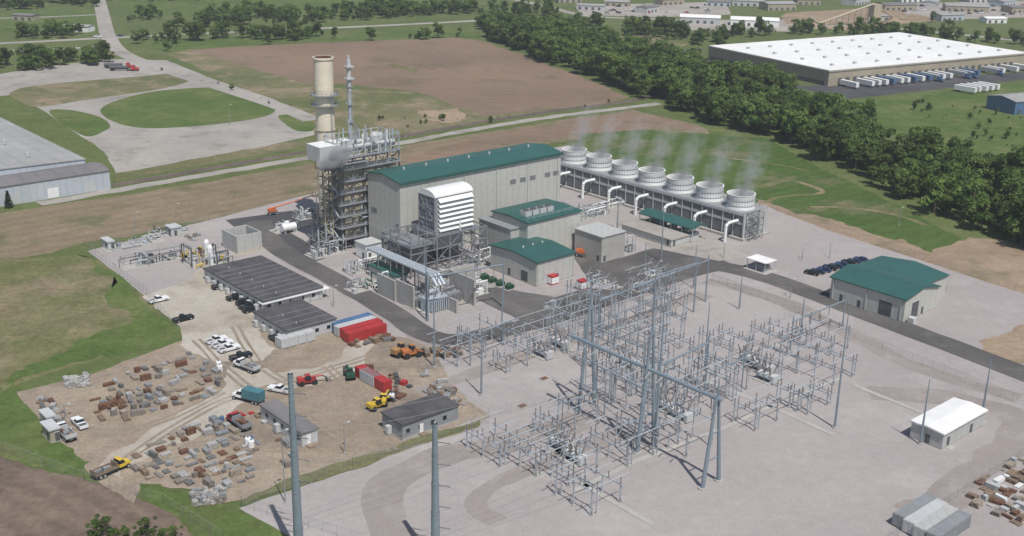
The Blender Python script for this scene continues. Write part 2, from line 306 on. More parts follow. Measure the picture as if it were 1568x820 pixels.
# ---------------- building fit ----------------
def fit(N,Rr,L,h,lock=True):
    n,r,l=G(*N,h),G(*Rr,h),G(*L,h)
    if lock: ang=AA
    else:
        a1=math.atan2((r-n).y,(r-n).x); a2=math.atan2((l-n).y,(l-n).x)-math.pi/2; ang=(a1+a2)/2
    u=Vector((math.cos(ang),math.sin(ang),0)); v=Vector((-math.sin(ang),math.cos(ang),0))
    return Vector((n.x,n.y,0)),ang,(r-n).dot(u) if lock else (r-n).length,(l-n).dot(v) if lock else (l-n).length
def shed(name,N,Rr,L,h,wall,roof,kind='x',rise=1.0,front=(),left=(),lock=True,extra=None,ov=.5):
    o,ang,W,D=fit(N,Rr,L,h,lock); mb=MB()
    mb.box(0,W,0,D,0,h,wall)
    mb.box(-.05,W+.05,-.05,D+.05,0,.5,concm)
    if kind=='flat': mb.box(-.3,W+.3,-.3,D+.3,h+.01,h+.35,roof)
    else: mb.gable(0,W,0,D,h+.01,rise,roof,wall,kind,ov)
    for (a,b,z0,z1) in front: mb.box(a,b,-.06,.02,z0,z1,dgrey); mb.box(a-.15,b+.15,-.045,.02,z1+.005,z1+.25,lgrey)
    for (a,b,z0,z1) in left: mb.box(-.06,.02,a,b,z0,z1,dgrey); mb.box(-.045,.02,a-.15,b+.15,z1+.005,z1+.25,lgrey)
    if extra: extra(mb,W,D,h)
    mb.done(name,o,ang); return o,ang,W,D
HZ=25.5
trim=M('trim_pale',(.55,.54,.50),.6,.05)
def hx(mb,W,D,h):
    for u in (46,50.5,55,62,66,70):
        if u<W: mb.box(u,u+2.6,-.08,.02,h-7.6,h-6,louver); mb.box(u-.1,u+2.7,-.14,-.09,h-6,h-5.8,lgrey)
    for u in (12,26,40,54,68):
        if u<W: mb.cyl((u,-.2,0),(u,-.2,h-.2),.12,lgrey)
    mb.box(-.3,W+.3,-.62,-.5,h-.55,h-.1,teal)
    mb.box(-.03,W+.03,-.03,.0,8.0,8.25,trim); mb.box(-.03,0,0,D,8.0,8.25,trim)
    mb.box(-.10,.02,2,7,.5,6.5,louver); mb.box(-.1,.02,12,13.2,.5,2.8,dgrey)
    mb.box(-.12,.02,1,2.2,10,12,louver); mb.box(-.12,.02,D-5,D-2,13,14.6,louver)
    for u in range(8,int(W),9): mb.cyl((u,D*.5,h+1.2),(u,D*.5,h+2.4),.35,lgrey,n=8)
HO,_,HW,HD=shed('turbine_hall',(612,281),(870,237),(556,265),HZ,clad,teal,'x',1.3,extra=hx)
def P(u,v,z=0): q=HO+ua*u+va*v; return Vector((q.x,q.y,z))
def UV(px,py,z=0): q=G(px,py,z)-HO; return q.dot(ua),q.dot(va)
def bx(mb,W,D,h):
    for k in range(4):
        mb.box(3+k*3.2,5.6+k*3.2,D*.25,D*.25+3,h+.6,h+2.2,lgrey,mgrey)
        mb.cyl((4.3+k*3.2,D*.25+1.5,h+2.2),(4.3+k*3.2,D*.25+1.5,h+2.6),1,dgrey,n=10)
    mb.box(2.5,16.5,D*.2,D*.2+4.6,h+.45,h+.58,dgrey)
    mb.rail([(1,1),(W-1,1),(W-1,D-1)],h+.6,lgrey)
shed('turbine_annex',(808,342),(890,323),(765,321),13.5,clad,teal,'x',.6,[(6,9,.5,4.5),(14,15.3,.5,2.8)],[(3,4.3,.5,2.8)],extra=bx)
def cx(mb,W,D,h):
    mb.box(W*.2,W*.2+3.6,-.09,.02,.4,4.2,lgrey); mb.cyl((W-.5,-.2,0),(W-.5,-.2,h),.1,lgrey); mb.cyl((.5,-.2,0),(.5,-.2,h),.1,lgrey)
    for k in range(3): mb.cyl((4+k*4,D/2,h+.8),(4+k*4,D/2,h+1.8),.3,lgrey,n=8)
shed('electrical_building',(822,402),(878,386),(757,374),7.8,clad,teal,'x',.9,[(8,9.1,.5,2.7)],[(4,7,.5,3.8),(12,13.2,.5,2.8)],extra=cx)
def wx(mb,W,D,h):
    mb.box(W,W+14,5,D+3,0,h-1,clad); mb.gable(W,W+14,5,D+3,h-1+.01,1.2,teal,clad,'x',.4)
    for k in range(2): mb.box(W+14.5,W+16.5,6+k*4,8.5+k*4,0,1.8,mgrey)
    mb.box(W+5,W+8,4.93,5.02,.2,3.6,white)
    for x,y in ((-.2,1),(-.2,D-1),(-.2,D/2)): mb.cyl((x,y,0),(x,y,h),.1,lgrey)
    mb.box(1,3,-2.6,-.8,0,1.6,lgrey)
shed('maintenance_warehouse',(1387,459),(1446,441),(1288,419),6.8,clad,teal,'y',1.8,[(4,7.5,.3,5),(9.3,10.4,.3,2.5)],[(4,8,.3,4.6),(14,15,.3,2.5),(20,21,.3,2.5)],extra=wx)
def kx(mb,W,D,h):
    for k in range(3): mb.box(W+.4,W+1.8,1+k*2.2,2.4+k*2.2,.2,2,mgrey,dgrey)
    mb.box(W+.2,W+3,.5,D-.5,0,.2,concm); mb.box(1.5,3.6,-1.6,-.06,0,.15,concm)
shed('switchyard_control_house',(1445,665),(1507,628),(1398,645),3.8,cladg,whiter,'x',.35,[(2,3.1,.3,2.5),(12,13.1,.3,2.5)],[(3,4.1,.3,2.5)],extra=kx,ov=.4)
def ox(mb,W,D,h):
    for k in range(int(D/3.6)): mb.box(-.05,.02,1.2+k*3.6,2.3+k*3.6,1.4,2.4,glass)
    for k in range(int(W/3.6)): mb.box(1.2+k*3.6,2.3+k*3.6,-.05,.02,1.4,2.4,glass)
    for k in range(int(D/4.2)): mb.box(-1,-.1,2.8+k*4.2,4+k*4.2,.3,2,lgrey)
    for k in range(int(D/3.6)): mb.box(0,W,k*3.6+.05,k*3.6+.2,h+.36,h+.42,mgrey)
    for k in range(int(D/7)): mb.cyl((W*.3,3+k*7,h+.3),(W*.3,3+k*7,h+.9),.15,lgrey)
shed('modular_office',(403,462),(484,435),(342,405),3.6,lgrey,droof,'flat',extra=ox)
shed('modular_office',(440,508),(512,487),(390,478),3.6,lgrey,droof,'flat',extra=ox)
def tx(mb,W,D,h):
    for k in range(int(max(W,D)/3.4)):
        if W>D: mb.box(1+k*3.4,2+k*3.4,-.05,.02,1.5,2.5,glass)
        else: mb.box(-.05,.02,1+k*3.4,2+k*3.4,1.5,2.5,glass)
    mb.box(W*.3,W*.3+1,-.07,.02,.5,2.6,white); mb.box(W*.3-.3,W*.3+1.4,-1.5,-.1,0,.5,wood)
    mb.box(-1.2,-.1,D*.5,D*.5+1.2,.3,2.2,lgrey)
shed('office_trailer',(616,651),(700,620),(586,632),3.8,mgrey,droof,'flat',extra=tx)
shed('office_trailer',(462,664),(483,654),(393,622),3.4,lgrey,wareroof2,'flat',extra=tx)
mb=MB(); p0=G(402,466,3.2); p1=G(510,443,3.2); L=(p1-p0).dot(ua)
mb.box(0,L,0,2.6,3.0,3.25,white)
for k in range(8): mb.cyl((L*k/7,.2,0),(L*k/7,.2,3),.08,lgrey); mb.cyl((L*k/7,2.4,0),(L*k/7,2.4,3),.08,lgrey)
mb.done('walkway_canopy',(p0.x,p0.y,0),AA)
o,ang,W,D=fit((362,362),(399,356),(343,350),6); mb=MB(); W=max(W,9); D=max(D,9)
mb.box(0,W,0,.4,0,6,cladg); mb.box(0,W,D-.4,D,0,6,cladg); mb.box(0,.4,.41,D-.41,0,6,cladg); mb.box(W-.4,W,.41,D-.41,0,6,cladg); mb.box(2,W-2,2,D-2,0,4,mgrey); mb.done('sound_wall_enclosure',o,ang)
o=G(170,289); mb=MB()
mb.box(-130,0,0,16,0,7.2,bwall); mb.gable(-130,0,0,16,7.21,1.2,wareroof2,bwall,'x',.3)
mb.box(-130,-3,16.1,170,0,9,bwall); mb.gable(-130,-3,16.1,170,9.01,1.5,wareroof,bwall,'y',.3)
for k in range(9): mb.box(-10-k*14,-6-k*14,-.06,.02,.2,4,white if k%2 else lgrey)
for k in range(14): mb.cyl((-20-(k%3)*25,30+k*9,10),(-20-(k%3)*25,30+k*9,11.8),.7,lgrey,n=8)
for k in range(8): mb.box(-3.0,-2.93,24+k*17,27+k*17,.3,4,louver)
mb.done('distribution_warehouse',o,AA)
hN=9.5
n=G(1270,108,hN); l=G(1083,70,hN); fc=G(1378,50,hN); rr=n+(fc-l)
ang=math.atan2((rr-n).y,(rr-n).x); a2=math.atan2((l-n).y,(l-n).x)-math.pi/2; ang=(ang+a2)/2; W=(rr-n).length; D=(l-n).length
mb=MB(); mb.box(0,W,0,D,0,hN,tanwall); mb.box(-.4,W+.4,-.4,D+.4,hN-.9,hN+.01,M('parapet',(.3,.28,.23))); mb.box(.2,W-.2,.2,D-.2,hN+.02,hN+.3,whiter)
mb.box(-.1,.02,3,D-3,0,2.6,dgrey)
for k in range(14): mb.box(-.07,.01,8+k*D/15,8.6+k*D/15,2.7,hN-1,M('pilaster',(.28,.24,.18)))
for k in range(26):
    x=8+k*(W-20)/26; mb.box(x,x+3,-.1,.02,1.2,4.6,dgrey)
for i in range(9):
    for j in range(4): mb.box(14+i*W/9.5,16+i*W/9.5,12+j*D/4.4,14+j*D/4.4,hN+.31,hN+1.5,lgrey)
mb.done('distribution_warehouse',(n.x,n.y,0),ang); WN,WA,WW=Vector((n.x,n.y,0)),ang,W
def trailer_mesh(body,truck=False,tank=False):
    mb=MB()
    if tank: mb.cyl((0,0,2.2),(11,0,2.2),1.05,body,n=14)
    else: mb.box(0,13.5,-1.25,1.25,1.2,4,body)
    mb.box(0,12.5,-.5,.5,.9,1.15,dgrey)
    for x in (1.2,2.5)+((11,) if tank else ()):
        for y in (-1.2,.9): mb.cyl((x,y,.5),(x,y+.3,.5),.5,black,n=10)
    if truck or tank:
        x=12; cc=red if tank else blue
        mb.box(x,x+5.6,-.5,.5,.6,1,dgrey); mb.poly([(x+1.2,-1.2,1),(x+3.6,-1.2,1),(x+3.6,1.2,1),(x+1.2,1.2,1),(x+1.4,-1.1,3.4),(x+3.2,-1.1,3.4),(x+3.2,1.1,3.4),(x+1.4,1.1,3.4)],[(0,1,5,4),(1,2,6,5),(2,3,7,6),(3,0,4,7),(4,5,6,7)],cc)
        mb.box(x+3.61,x+5.5,-1,1,.8,2,cc); mb.box(x+3.25,x+3.5,-1,1,2.2,3,glass)
        for xx in (x+.6,x+2,x+4.8):
            for y in (-1.2,.9): mb.cyl((xx,y,.5),(xx,y+.3,.5),.5,black,n=10)
    else: mb.cyl((11,-.8,0),(11,-.8,1.2),.1,dgrey); mb.cyl((11,.8,0),(11,.8,1.2),.1,dgrey)
    return mb.mesh('semi_trailer')
tw=trailer_mesh(white); tg=trailer_mesh(lgrey,True); tb=trailer_mesh(blue); tk=trailer_mesh(dgrey,tank=True)
wu=Vector((math.cos(WA),math.sin(WA),0)); wv_=Vector((-math.sin(WA),math.cos(WA),0))
for k in range(26):
    if R()<.66:
        q=WN+wu*(9.5+k*(WW-20)/26+U(-.5,.5))-wv_*U(1.2,1.8); inst('semi_trailer',random.choice([tw,tw,tw,tg,tb,tw]),q,WA-math.pi/2)
for k in range(5): inst('semi_trailer',tw,WN+wu*(60+k*5.5)-wv_*(42+U(0,2)),WA-math.pi/2+.15)
inst('tanker_truck',tk,G(168,108),math.radians(5)); inst('tanker_truck',tk,G(160,104),math.radians(5))
def comm(px,l,wd,h,wm,rm,ang=None):
    mb=MB(); mb.box(-l/2,l/2,-wd/2,wd/2,0,h,wm); mb.gable(-l/2,l/2,-wd/2,wd/2,h+.01,max(.6,wd*.08),rm,wm,'x',.4)
    for k in range(int(l/6)): mb.box(-l/2+2+k*6,-l/2+4.5+k*6,-wd/2-.06,-wd/2+.02,.2,2.6,dgrey)
    mb.done('commercial_building',G(*px),AA-.9 if ang is None else ang)
for a in [((1072,34),34,18,5,lgrey,whiter),((1155,38),40,20,5,white,whiter),((905,14),26,12,4,lgrey,wareroof),((945,8),24,14,4,tanwall,wareroof),((992,18),22,12,5,lgrey,wareroof2,.9),((1190,14),30,18,6,tanwall,wareroof,.3),((1372,14),34,18,5,tanwall,wareroof2,.2),((1425,8),24,14,4,lgrey,wareroof,1.1),((1478,16),40,20,5,tanwall,wareroof),((1535,8),26,16,5,bwall,wareroof,.7),((1345,30),18,10,4,lgrey,wareroof),((1520,34),20,12,4,white,whiter,.2),((120,47),22,10,4,white,wareroof),((40,30),18,10,4,tanwall,wareroof2),((1100,8),24,14,4,bwall,wareroof2),((1025,6),26,14,5,tanwall,wareroof,.5),((1145,8),30,16,5,lgrey,wareroof),((1235,6),24,14,5,tanwall,wareroof2,.1),((1310,6),30,16,6,lgrey,wareroof,.8),((1395,2),30,16,5,white,wareroof2,.2),((1450,30),26,14,5,bwall,wareroof,.4),((1560,18),30,16,5,tanwall,wareroof2,.3),((1500,2),34,18,6,lgrey,whiter,.2),((870,3),24,12,4,tanwall,wareroof2,.3)]:
    comm(*a)
patch('parking_lot',[(880,8),(1110,2),(1120,22),(1000,26),(890,22)],conc,.04,.5)
patch('quarry_yard',[(1200,20),(1400,8),(1440,30),(1300,46),(1190,40)],straw,.04,2)
patch('parking_lot',[(1340,6),(1600,0),(1640,24),(1440,30)],conc,.043,.5)
patch('parking_lot',[(1040,30),(1200,30),(1210,48),(1060,46)],conc,.044,.5)
mb=MB()
for k in range(9):
    a=(-24+k*6,0,2+k*1.7); b=(-18+k*6,0,3.7+k*1.7)
    mb.cyl(a,b,.9,steelt); mb.cyl((a[0],-1,0),(a[0],0,a[2]),.25,steelt); mb.cyl((a[0],1,0),(a[0],0,a[2]),.25,steelt)
mb.box(28,36,-4,4,6,17,steelt)
for x in (28.5,35.5):
    for y in (-3.5,3.5): mb.cyl((x,y,0),(x,y,6),.3,steelt)
mb.cyl((36,0,14),(60,10,4),.8,steelt); mb.cyl((-24,0,2),(-40,-8,9),.8,steelt); mb.cyl((-40,-8,0),(-40,-8,9),.3,steelt)
mb.rev(60,10,[(9,0),(0.1,5)],straw); mb.rev(-40,-8,[(10,0),(.1,6)],straw)
mb.done('aggregate_plant',G(1290,38),.35)
comm((1562,168),30,20,7,blue,wareroof,AA-.3)
# ---------------- HRSG + stacks ----------------
def grid_frame(mb,x0,x1,y0,y1,z0,z1,nx,ny,nz_,r,mat,diag=True):
    xs=[x0+(x1-x0)*i/nx for i in range(nx+1)]; ys=[y0+(y1-y0)*i/ny for i in range(ny+1)]; zs=[z0+(z1-z0)*i/nz_ for i in range(nz_+1)]
    per=[(x,y0) for x in xs]+[(x1,y) for y in ys[1:]]+[(x,y1) for x in xs[::-1][1:]]+[(x0,y) for y in ys[::-1][1:]]
    for i,(a,b) in enumerate(zip(per[:-1],per[1:])):
        mb.cyl((*a,z0),(*a,z1),r*1.3,mat,n=4)
        for j,z in enumerate(zs[1:]):
            mb.cyl((*a,z),(*b,z),r,mat,n=4,cap=False)
            if diag and (i+j)%2: mb.cyl((*a,zs[j]),(*b,z),r*.6,mat,n=4,cap=False)
            elif diag: mb.cyl((*b,zs[j]),(*a,z),r*.6,mat,n=4,cap=False)
mb=MB()
x0,x1,y0,y1=-9,14,HD+2,HD+13
mb.box(x0+2.5,x1,y0+2,y1-1,3,29,steelt)
for k in range(6): mb.box(x0+2.3,x1+.2,y0+1.8,y1-.8,5+k*4.4,5.4+k*4.4,mgrey)
grid_frame(mb,x0,x1,y0,y1,0,31,5,3,8,.22,steel)
for k in range(1,9):
    z=31*k/8
    mb.box(x0-1.4,x0,y0-1.2,y1,z-.12,z,steel); mb.box(x0,x1,y0-1.2,y0,z-.12,z,steel)
    mb.rail([(x1,y0-1.2),(x0-1.4,y0-1.2),(x0-1.4,y1)],z,galv)
    mb.cyl((x0-1.2,y0+(k%2)*5,z-3.8),(x0-1.2,y0+5-(k%2)*5,z),.25,galv,n=4)
grid_frame(mb,x0-4.5,x0-1.6,y0+3,y0+8,0,30,1,1,10,.14,steelt)
for k in range(10):
    mb.cyl((x0-3,y0+3.4+(k%2)*4.2,k*3),(x0-3,y0+7.6-(k%2)*4.2,k*3+3),.3,steelt,n=4)
mb.cyl((x0,y0+3,33),(x1,y0+3,33),1.1,lgrey,n=12); mb.cyl((x0,y0+8,33.5),(x1-2,y0+8,33.5),.9,lgrey,n=12)
mb.box(x0-5,x0+3,y1-7,y1+1,29.5,34.5,lgrey,white); mb.box(x0+1,x0+8,y0+5,y0+10,31.5,35,lgrey,white)
mb.box(x0-3.5,x0+10,y0-1.5,y0+1.5,29,29.3,steel)
mb.rev(x0+16,y0+4,[(1.5,31),(1.5,36),(.8,37),(.02,37)],lgrey,12); mb.rev(x0+19.5,y0+6,[(1.2,31),(1.2,35),(.8,36),(.02,36)],lgrey,12)
grid_frame(mb,x0+1,x1,y0,y1,31,36.5,4,2,1,.15,galv)
mb.rail([(x1,y0),(x0+1,y0),(x0+1,y1)],36.5,galv)
for k in range(40):
    a=U(x0,x1);b=U(y0,y1);z=U(31,34); mb.cyl((a,b,z),(a,b,z+U(1.5,7)),U(.12,.38),random.choice([lgrey,galv,mgrey,white]),n=6)
for k in range(70):
    a=U(x0-1,x1);b=U(y0-1,y1);z=U(2,35); d=random.choice([(U(2,7),0,0),(0,U(2,7),0),(0,0,U(2,8))]); mb.cyl((a,b,z),(min(x1+1,a+d[0]),min(y1,b+d[1]),z+d[2]),U(.1,.35),random.choice([lgrey,galv,steelt,mgrey,white]),n=6)
for k in range(26):
    a=x0-U(1.5,7);b=U(y0-3,y1); z=U(.5,9); d=random.choice([(U(2,6),0,0),(0,U(2,6),0),(0,0,U(2,7))]); mb.cyl((a,b,z),(a+d[0],b+d[1],z+d[2]),U(.12,.4),random.choice([lgrey,galv,steel,mgrey]),n=6)
for k in range(6): mb.cyl((x0-6,y0-1+k*2,0),(x0-6,y0-1+k*2,U(5,10)),.15,steel)
mb.done('heat_recovery_steam_generator',P(0,0),AA)
sp=G(504,345); sh=HT(504,345,87)
mb=MB(); r=3.2
mb.rev(0,0,[(r,0),(r,sh-11),(r+.05,sh-11),(r+.05,sh-.6),(r+.35,sh-.6),(r+.35,sh),(r-.1,sh)],stackm,28); mb.rev(0,0,[(r-.1,sh),(r-.1,sh-6),(.1,sh-6)],rust,28)
for z in (sh*.42,sh*.58,sh*.72): mb.rev(0,0,[(r,z),(r+.25,z),(r+.25,z+.4),(r,z+.4)],steelt,24)
for z in (sh-16,sh-12.5):
    mb.rev(0,0,[(r,z-.2),(r+1.5,z-.2),(r+1.5,z),(r,z)],mgrey,20)
    for k in range(20):
        a=k*math.pi/10; b=(k+1)*math.pi/10; q=r+1.45
        mb.cyl((q*math.cos(a),q*math.sin(a),z),(q*math.cos(a),q*math.sin(a),z+1.2),.06,mgrey,n=3)
        for hh in (.6,1.2): mb.cyl((q*math.cos(a),q*math.sin(a),z+hh),(q*math.cos(b),q*math.sin(b),z+hh),.06,mgrey,n=3)
for s_ in (-.25,.25): mb.cyl((r*.7+.5,-r*.7-.5+s_,20),(r*.7+.5,-r*.7-.5+s_,sh-12),.07,mgrey,n=4)
mb.done('exhaust_stack',sp,0)
tp=G(541,352); th_=HT(541,352,84); mb=MB()
mb.cyl((0,0,0),(0,0,th_-12),.55,galv,n=8); mb.cyl((0,0,th_-12),(0,0,th_-1.5),.75,lgrey,n=8); mb.cyl((0,0,th_-1.5),(0,0,th_),.4,lgrey,n=8)
for z in range(8,int(th_)-8,6):
    mb.box(-1,1,-1,1,z,z+.15,mgrey); mb.rail([(-1,-1),(1,-1),(1,1),(-1,1),(-1,-1)],z,galv,1)
for z in (th_-4,th_-8): mb.box(-1.3,1.3,-1.3,1.3,z,z+.5,lgrey)
mb.cyl((.9,0,0),(.9,0,th_-8),.1,galv); mb.cyl((0,.9,0),(0,.9,th_-8),.1,galv)
mb.done('vent_stack',tp,AA)
# ---------------- air inlet filter house ----------------
mb=MB(); x0,x1,y0,y1=3,17.5,-14.5,-6.5; zb,zt=12,23.5
mb.box(x0,x1,y0,y1,zb,zt,mgrey)
n_=12; pts=[]
for k in range(n_+1):
    a=math.pi*k/n_; pts.append(((y0+y1)/2-math.cos(a)*(y1-y0)/2*1.05,zt+math.sin(a)*2.0))
V=[(x0-.3,y,z) for y,z in pts]+[(x1+.3,y,z) for y,z in pts]
mb.poly(V,[(k,k+1,n_+2+k,n_+1+k) for k in range(n_)]+[tuple(range(n_+1)),tuple(range(n_+1,2*n_+2))],white)
for k in range(7):
    z=zb+.5+k*1.55
    mb.poly([(x0+1,y0,z+1.25),(x1,y0,z+1.25),(x1,y0-1.1,z+.15),(x0+1,y0-1.1,z+.15),(x0+1,y0,z+1.1),(x1,y0,z+1.1)],[(0,1,2,3),(4,5,2,3),(0,4,3),(1,5,2)],white)
    mb.poly([(x1,y0,z+1.25),(x1,y1,z+1.25),(x1+1.1,y1,z+.15),(x1+1.1,y0,z+.15)],[(0,1,2,3)],white)
    mb.box(x0-.05,x0-.01,y0+1,y1-1,z,z+.5,lgrey)
grid_frame(mb,x0-.4,x0-.1,y0,y1,zb,zt,1,2,3,.15,steel)
mb.rail([(x0-1.6,y1),(x0-1.6,y0-1.4),(x1+1.5,y0-1.4)],zb,galv); mb.box(x0-1.7,x1+1.6,y0-1.5,y1,zb-.3,zb-.02,steel)
grid_frame(mb,-8,22,y0-2,-1.5,0,11.6,6,2,3,.22,steel)
mb.box(-8.4,x0-1.8,y0-2.4,-1.5,9.8,10.05,steel); mb.rail([(-8.4,-1.5),(-8.4,y0-2.4),(2,y0-2.4)],10.05,galv)
grid_frame(mb,-8,1.5,y0-2,-6,10,13.5,3,1,1,.15,steel)
mb.box(4,15,-12,-1,6,11.4,lgrey); mb.box(-5,1,-13,-8,3,9,mgrey)
for k in range(60):
    a=U(-8,20);b=U(y0-3,-2);z=U(.5,11.5); d=random.choice([(U(2,7),0,0),(0,U(2,6),0),(0,0,U(2,6))]); mb.cyl((a,b,z),(min(22,a+d[0]),min(-1,b+d[1]),z+d[2]),U(.08,.35),random.choice([lgrey,galv,steel,mgrey,white]),n=5)
mb.done('air_inlet_filter_house',P(0,0),AA)
mb=MB()
u0,v0=UV(572,378,8); u1,v1=UV(652,424,8); u0=(u0+u1)/2
for k in range(3):
    mb.cyl((u0+k*1.3,v0,8),(u0+k*1.3,v1,8),.55,galv,n=10); mb.cyl((u0+k*1.3,v1,8),(u0+k*1.3,v1-3,5.5),.5,galv,n=8)
for k in range(6):
    v=v0+(v1-v0)*k/5
    for x in (u0-.8,u0+3.4): mb.cyl((x,v,0),(x,v,7.4),.15,steel,n=4)
    mb.cyl((u0-.8,v,7.3),(u0+3.4,v,7.3),.15,steel,n=4)
mb.done('bus_duct',P(0,0),AA)
def transformer(px,s=1,mat=mgrey,name='power_transformer'):
    mb=MB()
    mb.box(-4*s,4*s,-2.6*s,2.6*s,0,.3,concm); mb.box(-3*s,3*s,-1.5*s,1.5*s,.3,3.6*s,mat)
    for sx in (-1,1):
        for k in range(9): mb.box(-2.6*s+k*.62*s,-2.3*s+k*.62*s,(1.6 if sx>0 else -2.5)*s,(2.5 if sx>0 else -1.6)*s,.8,3.3*s,mat)
    mb.cyl((-2*s,1*s,4.6*s),(2*s,1*s,4.6*s),.5*s,mat,n=10)
    for x in (-2,0,2):
        mb.cyl((x*s,-.4*s,3.6*s),(x*s*1.2,-1*s,6*s),.22*s,insul,.12*s); mb.cyl((x*s*1.2,-1*s,6*s),(x*s*1.2,-1*s,6.6*s),.05,galv)
    mb.cyl((-2*s,1*s,3.6*s),(-2*s,1*s,4.4*s),.12*s,mat); mb.cyl((2*s,1*s,3.6*s),(2*s,1*s,4.4*s),.12*s,mat)
    mb.done(name,G(*px),AA)
transformer((665,474),1.15,galv); transformer((690,462),.9); transformer((638,468),.8)
for px in ((742,428),(754,433),(766,438),(780,443)): transformer(px,.42,green,'unit_transformer')
def wall(px,L,h,along='v',mat=concm,name='fire_wall'):
    mb=MB()
    if along=='v': mb.box(-.25,.25,0,L,0,h,mat); mb.box(-.35,.35,-.1,.3,0,h+.05,mat)
    else: mb.box(0,L,-.25,.25,0,h,mat); mb.box(-.1,.3,-.35,.35,0,h+.05,mat)
    mb.done(name,G(*px),AA)
for px,L,h in (((606,462),9,6.5),((634,474),9,7),((727,468),11,8),((700,480),9,4)): wall(px,L,h)
wall((690,452),9,8,'u'); wall((668,440),10,5,'u')
def skid(name,px,l,wd,h,n,seed,mats=None,ang=AA,tanks=0):
    rs=random.Random(seed); mats=mats or [lgrey,galv,mgrey,white,steel]; mb=MB(); mb.box(-l/2,l/2,-wd/2,wd/2,0,.2,concm)
    for k in range(n):
        x=rs.uniform(-l/2,l/2*.8);y=rs.uniform(-wd/2,wd/2*.8);z=rs.uniform(.5,h); r=rs.uniform(.07,.28)
        t=rs.random()
        if t<.35: e=(min(l/2,x+rs.uniform(2,l*.7)),y,z)
        elif t<.65: e=(x,min(wd/2,y+rs.uniform(1.5,wd*.8)),z)
        else: e=(x,y,.2)
        m_=rs.choice(mats); mb.cyl((x,y,z),e,r,m_,n=7)
        if t<.65: mb.cyl((x,y,z),(x,y,.2),r*.8,m_,n=6); mb.cyl(e,(e[0],e[1],.2),r*.8,m_,n=6)
    for k in range(max(1,n//6)):
        x=rs.uniform(-l/2,l/2-2);y=rs.uniform(-wd/2,wd/2-1.5); mb.box(x,x+rs.uniform(.8,2.2),y,y+rs.uniform(.8,1.5),.2,rs.uniform(1,2.4),rs.choice(mats))
    for k in range(tanks):
        x=rs.uniform(-l/2+1,l/2-1); y=rs.uniform(-wd/2+1,wd/2-1); mb.rev(x,y,[(.9,.2),(.9,h*.9),(.6,h*1.0),(.05,h*1.05)],white,12)
    mb.done(name,G(*px),ang)
skid('gas_metering_skid',(232,400),22,8,3,34,1,[dgrey,galv,lgrey,mgrey]); skid('gas_metering_skid',(205,375),20,6,2.4,24,2,[galv,lgrey,mgrey]); skid('gas_metering_skid',(255,358),14,6,3.2,22,3,[galv,lgrey,dgrey]); skid('gas_compressor_skid',(318,402),13,9,6.5,30,4,[lgrey,mgrey,galv,yellow,dgrey],tanks=2)
skid('gas_compressor_skid',(300,392),9,6,3,20,5,[yellow,rust,lgrey]); skid('chemical_skid',(437,352),10,6,3,20,6,[white,lgrey,mgrey],tanks=2); skid('pump_skid',(470,332),9,6,3.5,22,7); skid('pump_skid',(500,388),13,7,5,34,8)
skid('pump_skid',(560,412),14,7,4,30,9); skid('switchgear_skid',(560,440),12,6,3.5,20,10,[green,lgrey,mgrey]); skid('pump_skid',(905,330),14,6,4,26,11); skid('pump_skid',(942,385),10,9,7,40,12,[lgrey,galv,mgrey,dgrey]); skid('pump_skid',(915,432),7,4,3,14,13)
skid('circulating_water_pumps',(925,318),24,5,3.5,24,14,[white,lgrey,mgrey]); skid('pump_skid',(720,450),10,6,4,24,15); skid('pump_skid',(800,400),8,5,3,18,16); skid('cooling_unit',(845,470),4,3,2.5,8,17); skid('pump_skid',(980,442),6,4,3,14,18); skid('pump_skid',(600,440),10,8,5,28,19)
skid('pump_skid',(505,370),10,10,8,50,21,[lgrey,galv,steel,dgrey]); skid('pump_skid',(690,435),22,6,6,50,22); skid('pump_skid',(740,400),12,6,6,40,23); skid('pump_skid',(870,340),8,5,4,20,24); skid('pump_skid',(1000,420),5,3,2.5,10,25)
mb=MB(); a=G(300,412);b=G(402,383); mb.rail([(0,0),((b-a).length,0)],0,yellow,1.3); mb.done('safety_railing',a,math.atan2((b-a).y,(b-a).x))
def encl(name,N,Rr,L,h,wallm,roofm,kind='flat'): return shed(name,N,Rr,L,h,wallm,roofm,kind,.5,[(1,2,.3,2.3)],[(1,2,.3,2.3)])
encl('equipment_enclosure',(560,376),(585,371),(541,370),5,white,lgrey); encl('equipment_enclosure',(606,424),(622,419),(566,405),3.5,lgrey,teal)
encl('equipment_enclosure',(922,364),(955,354),(893,347),8.5,concm,cladg); encl('equipment_enclosure',(782,352),(803,347),(742,333),11,cladg,mgrey)
encl('pump_house',(1028,368),(1060,360),(960,342),2.5,lgrey,conc); encl('guard_shelter',(1015,340),(1020,338),(1000,336),3,cladg,cladg)
encl('equipment_enclosure',(165,371),(172,368),(150,366),2.8,lgrey,lgrey); encl('equipment_enclosure',(262,350),(276,347),(230,350),3,lgrey,lgrey)
encl('guard_shelter',(76,660),(90,655),(62,648),3,tanwall,lgrey); encl('office_trailer',(72,640),(82,635),(52,632),3,lgrey,lgrey)
o,ang,W,D=fit((1060,351),(1080,344),(993,323),5); mb=MB(); mb.gable(0,W,0,D,5,1,teal,clad,'y',.3)
for k in range(6):
    for x in (.3,W-.3): mb.cyl((x,D*k/5,0),(x,D*k/5,5),.15,lgrey)
for k in range(5): mb.box(1.5,W-1.5,2+k*D/5,4.5+k*D/5,0,2.5,lgrey)
mb.done('pipe_rack_canopy',o,ang)
o,ang,W,D=fit((1172,403),(1181,400),(1147,394),3.5); mb=MB(); W=max(W,5); mb.box(-.4,W+.4,-.4,D+.4,3.4,3.65,whiter)
for x in (0,W):
    for y in (0,D/2,D): mb.cyl((x,y,0),(x,y,3.4),.12,lgrey)
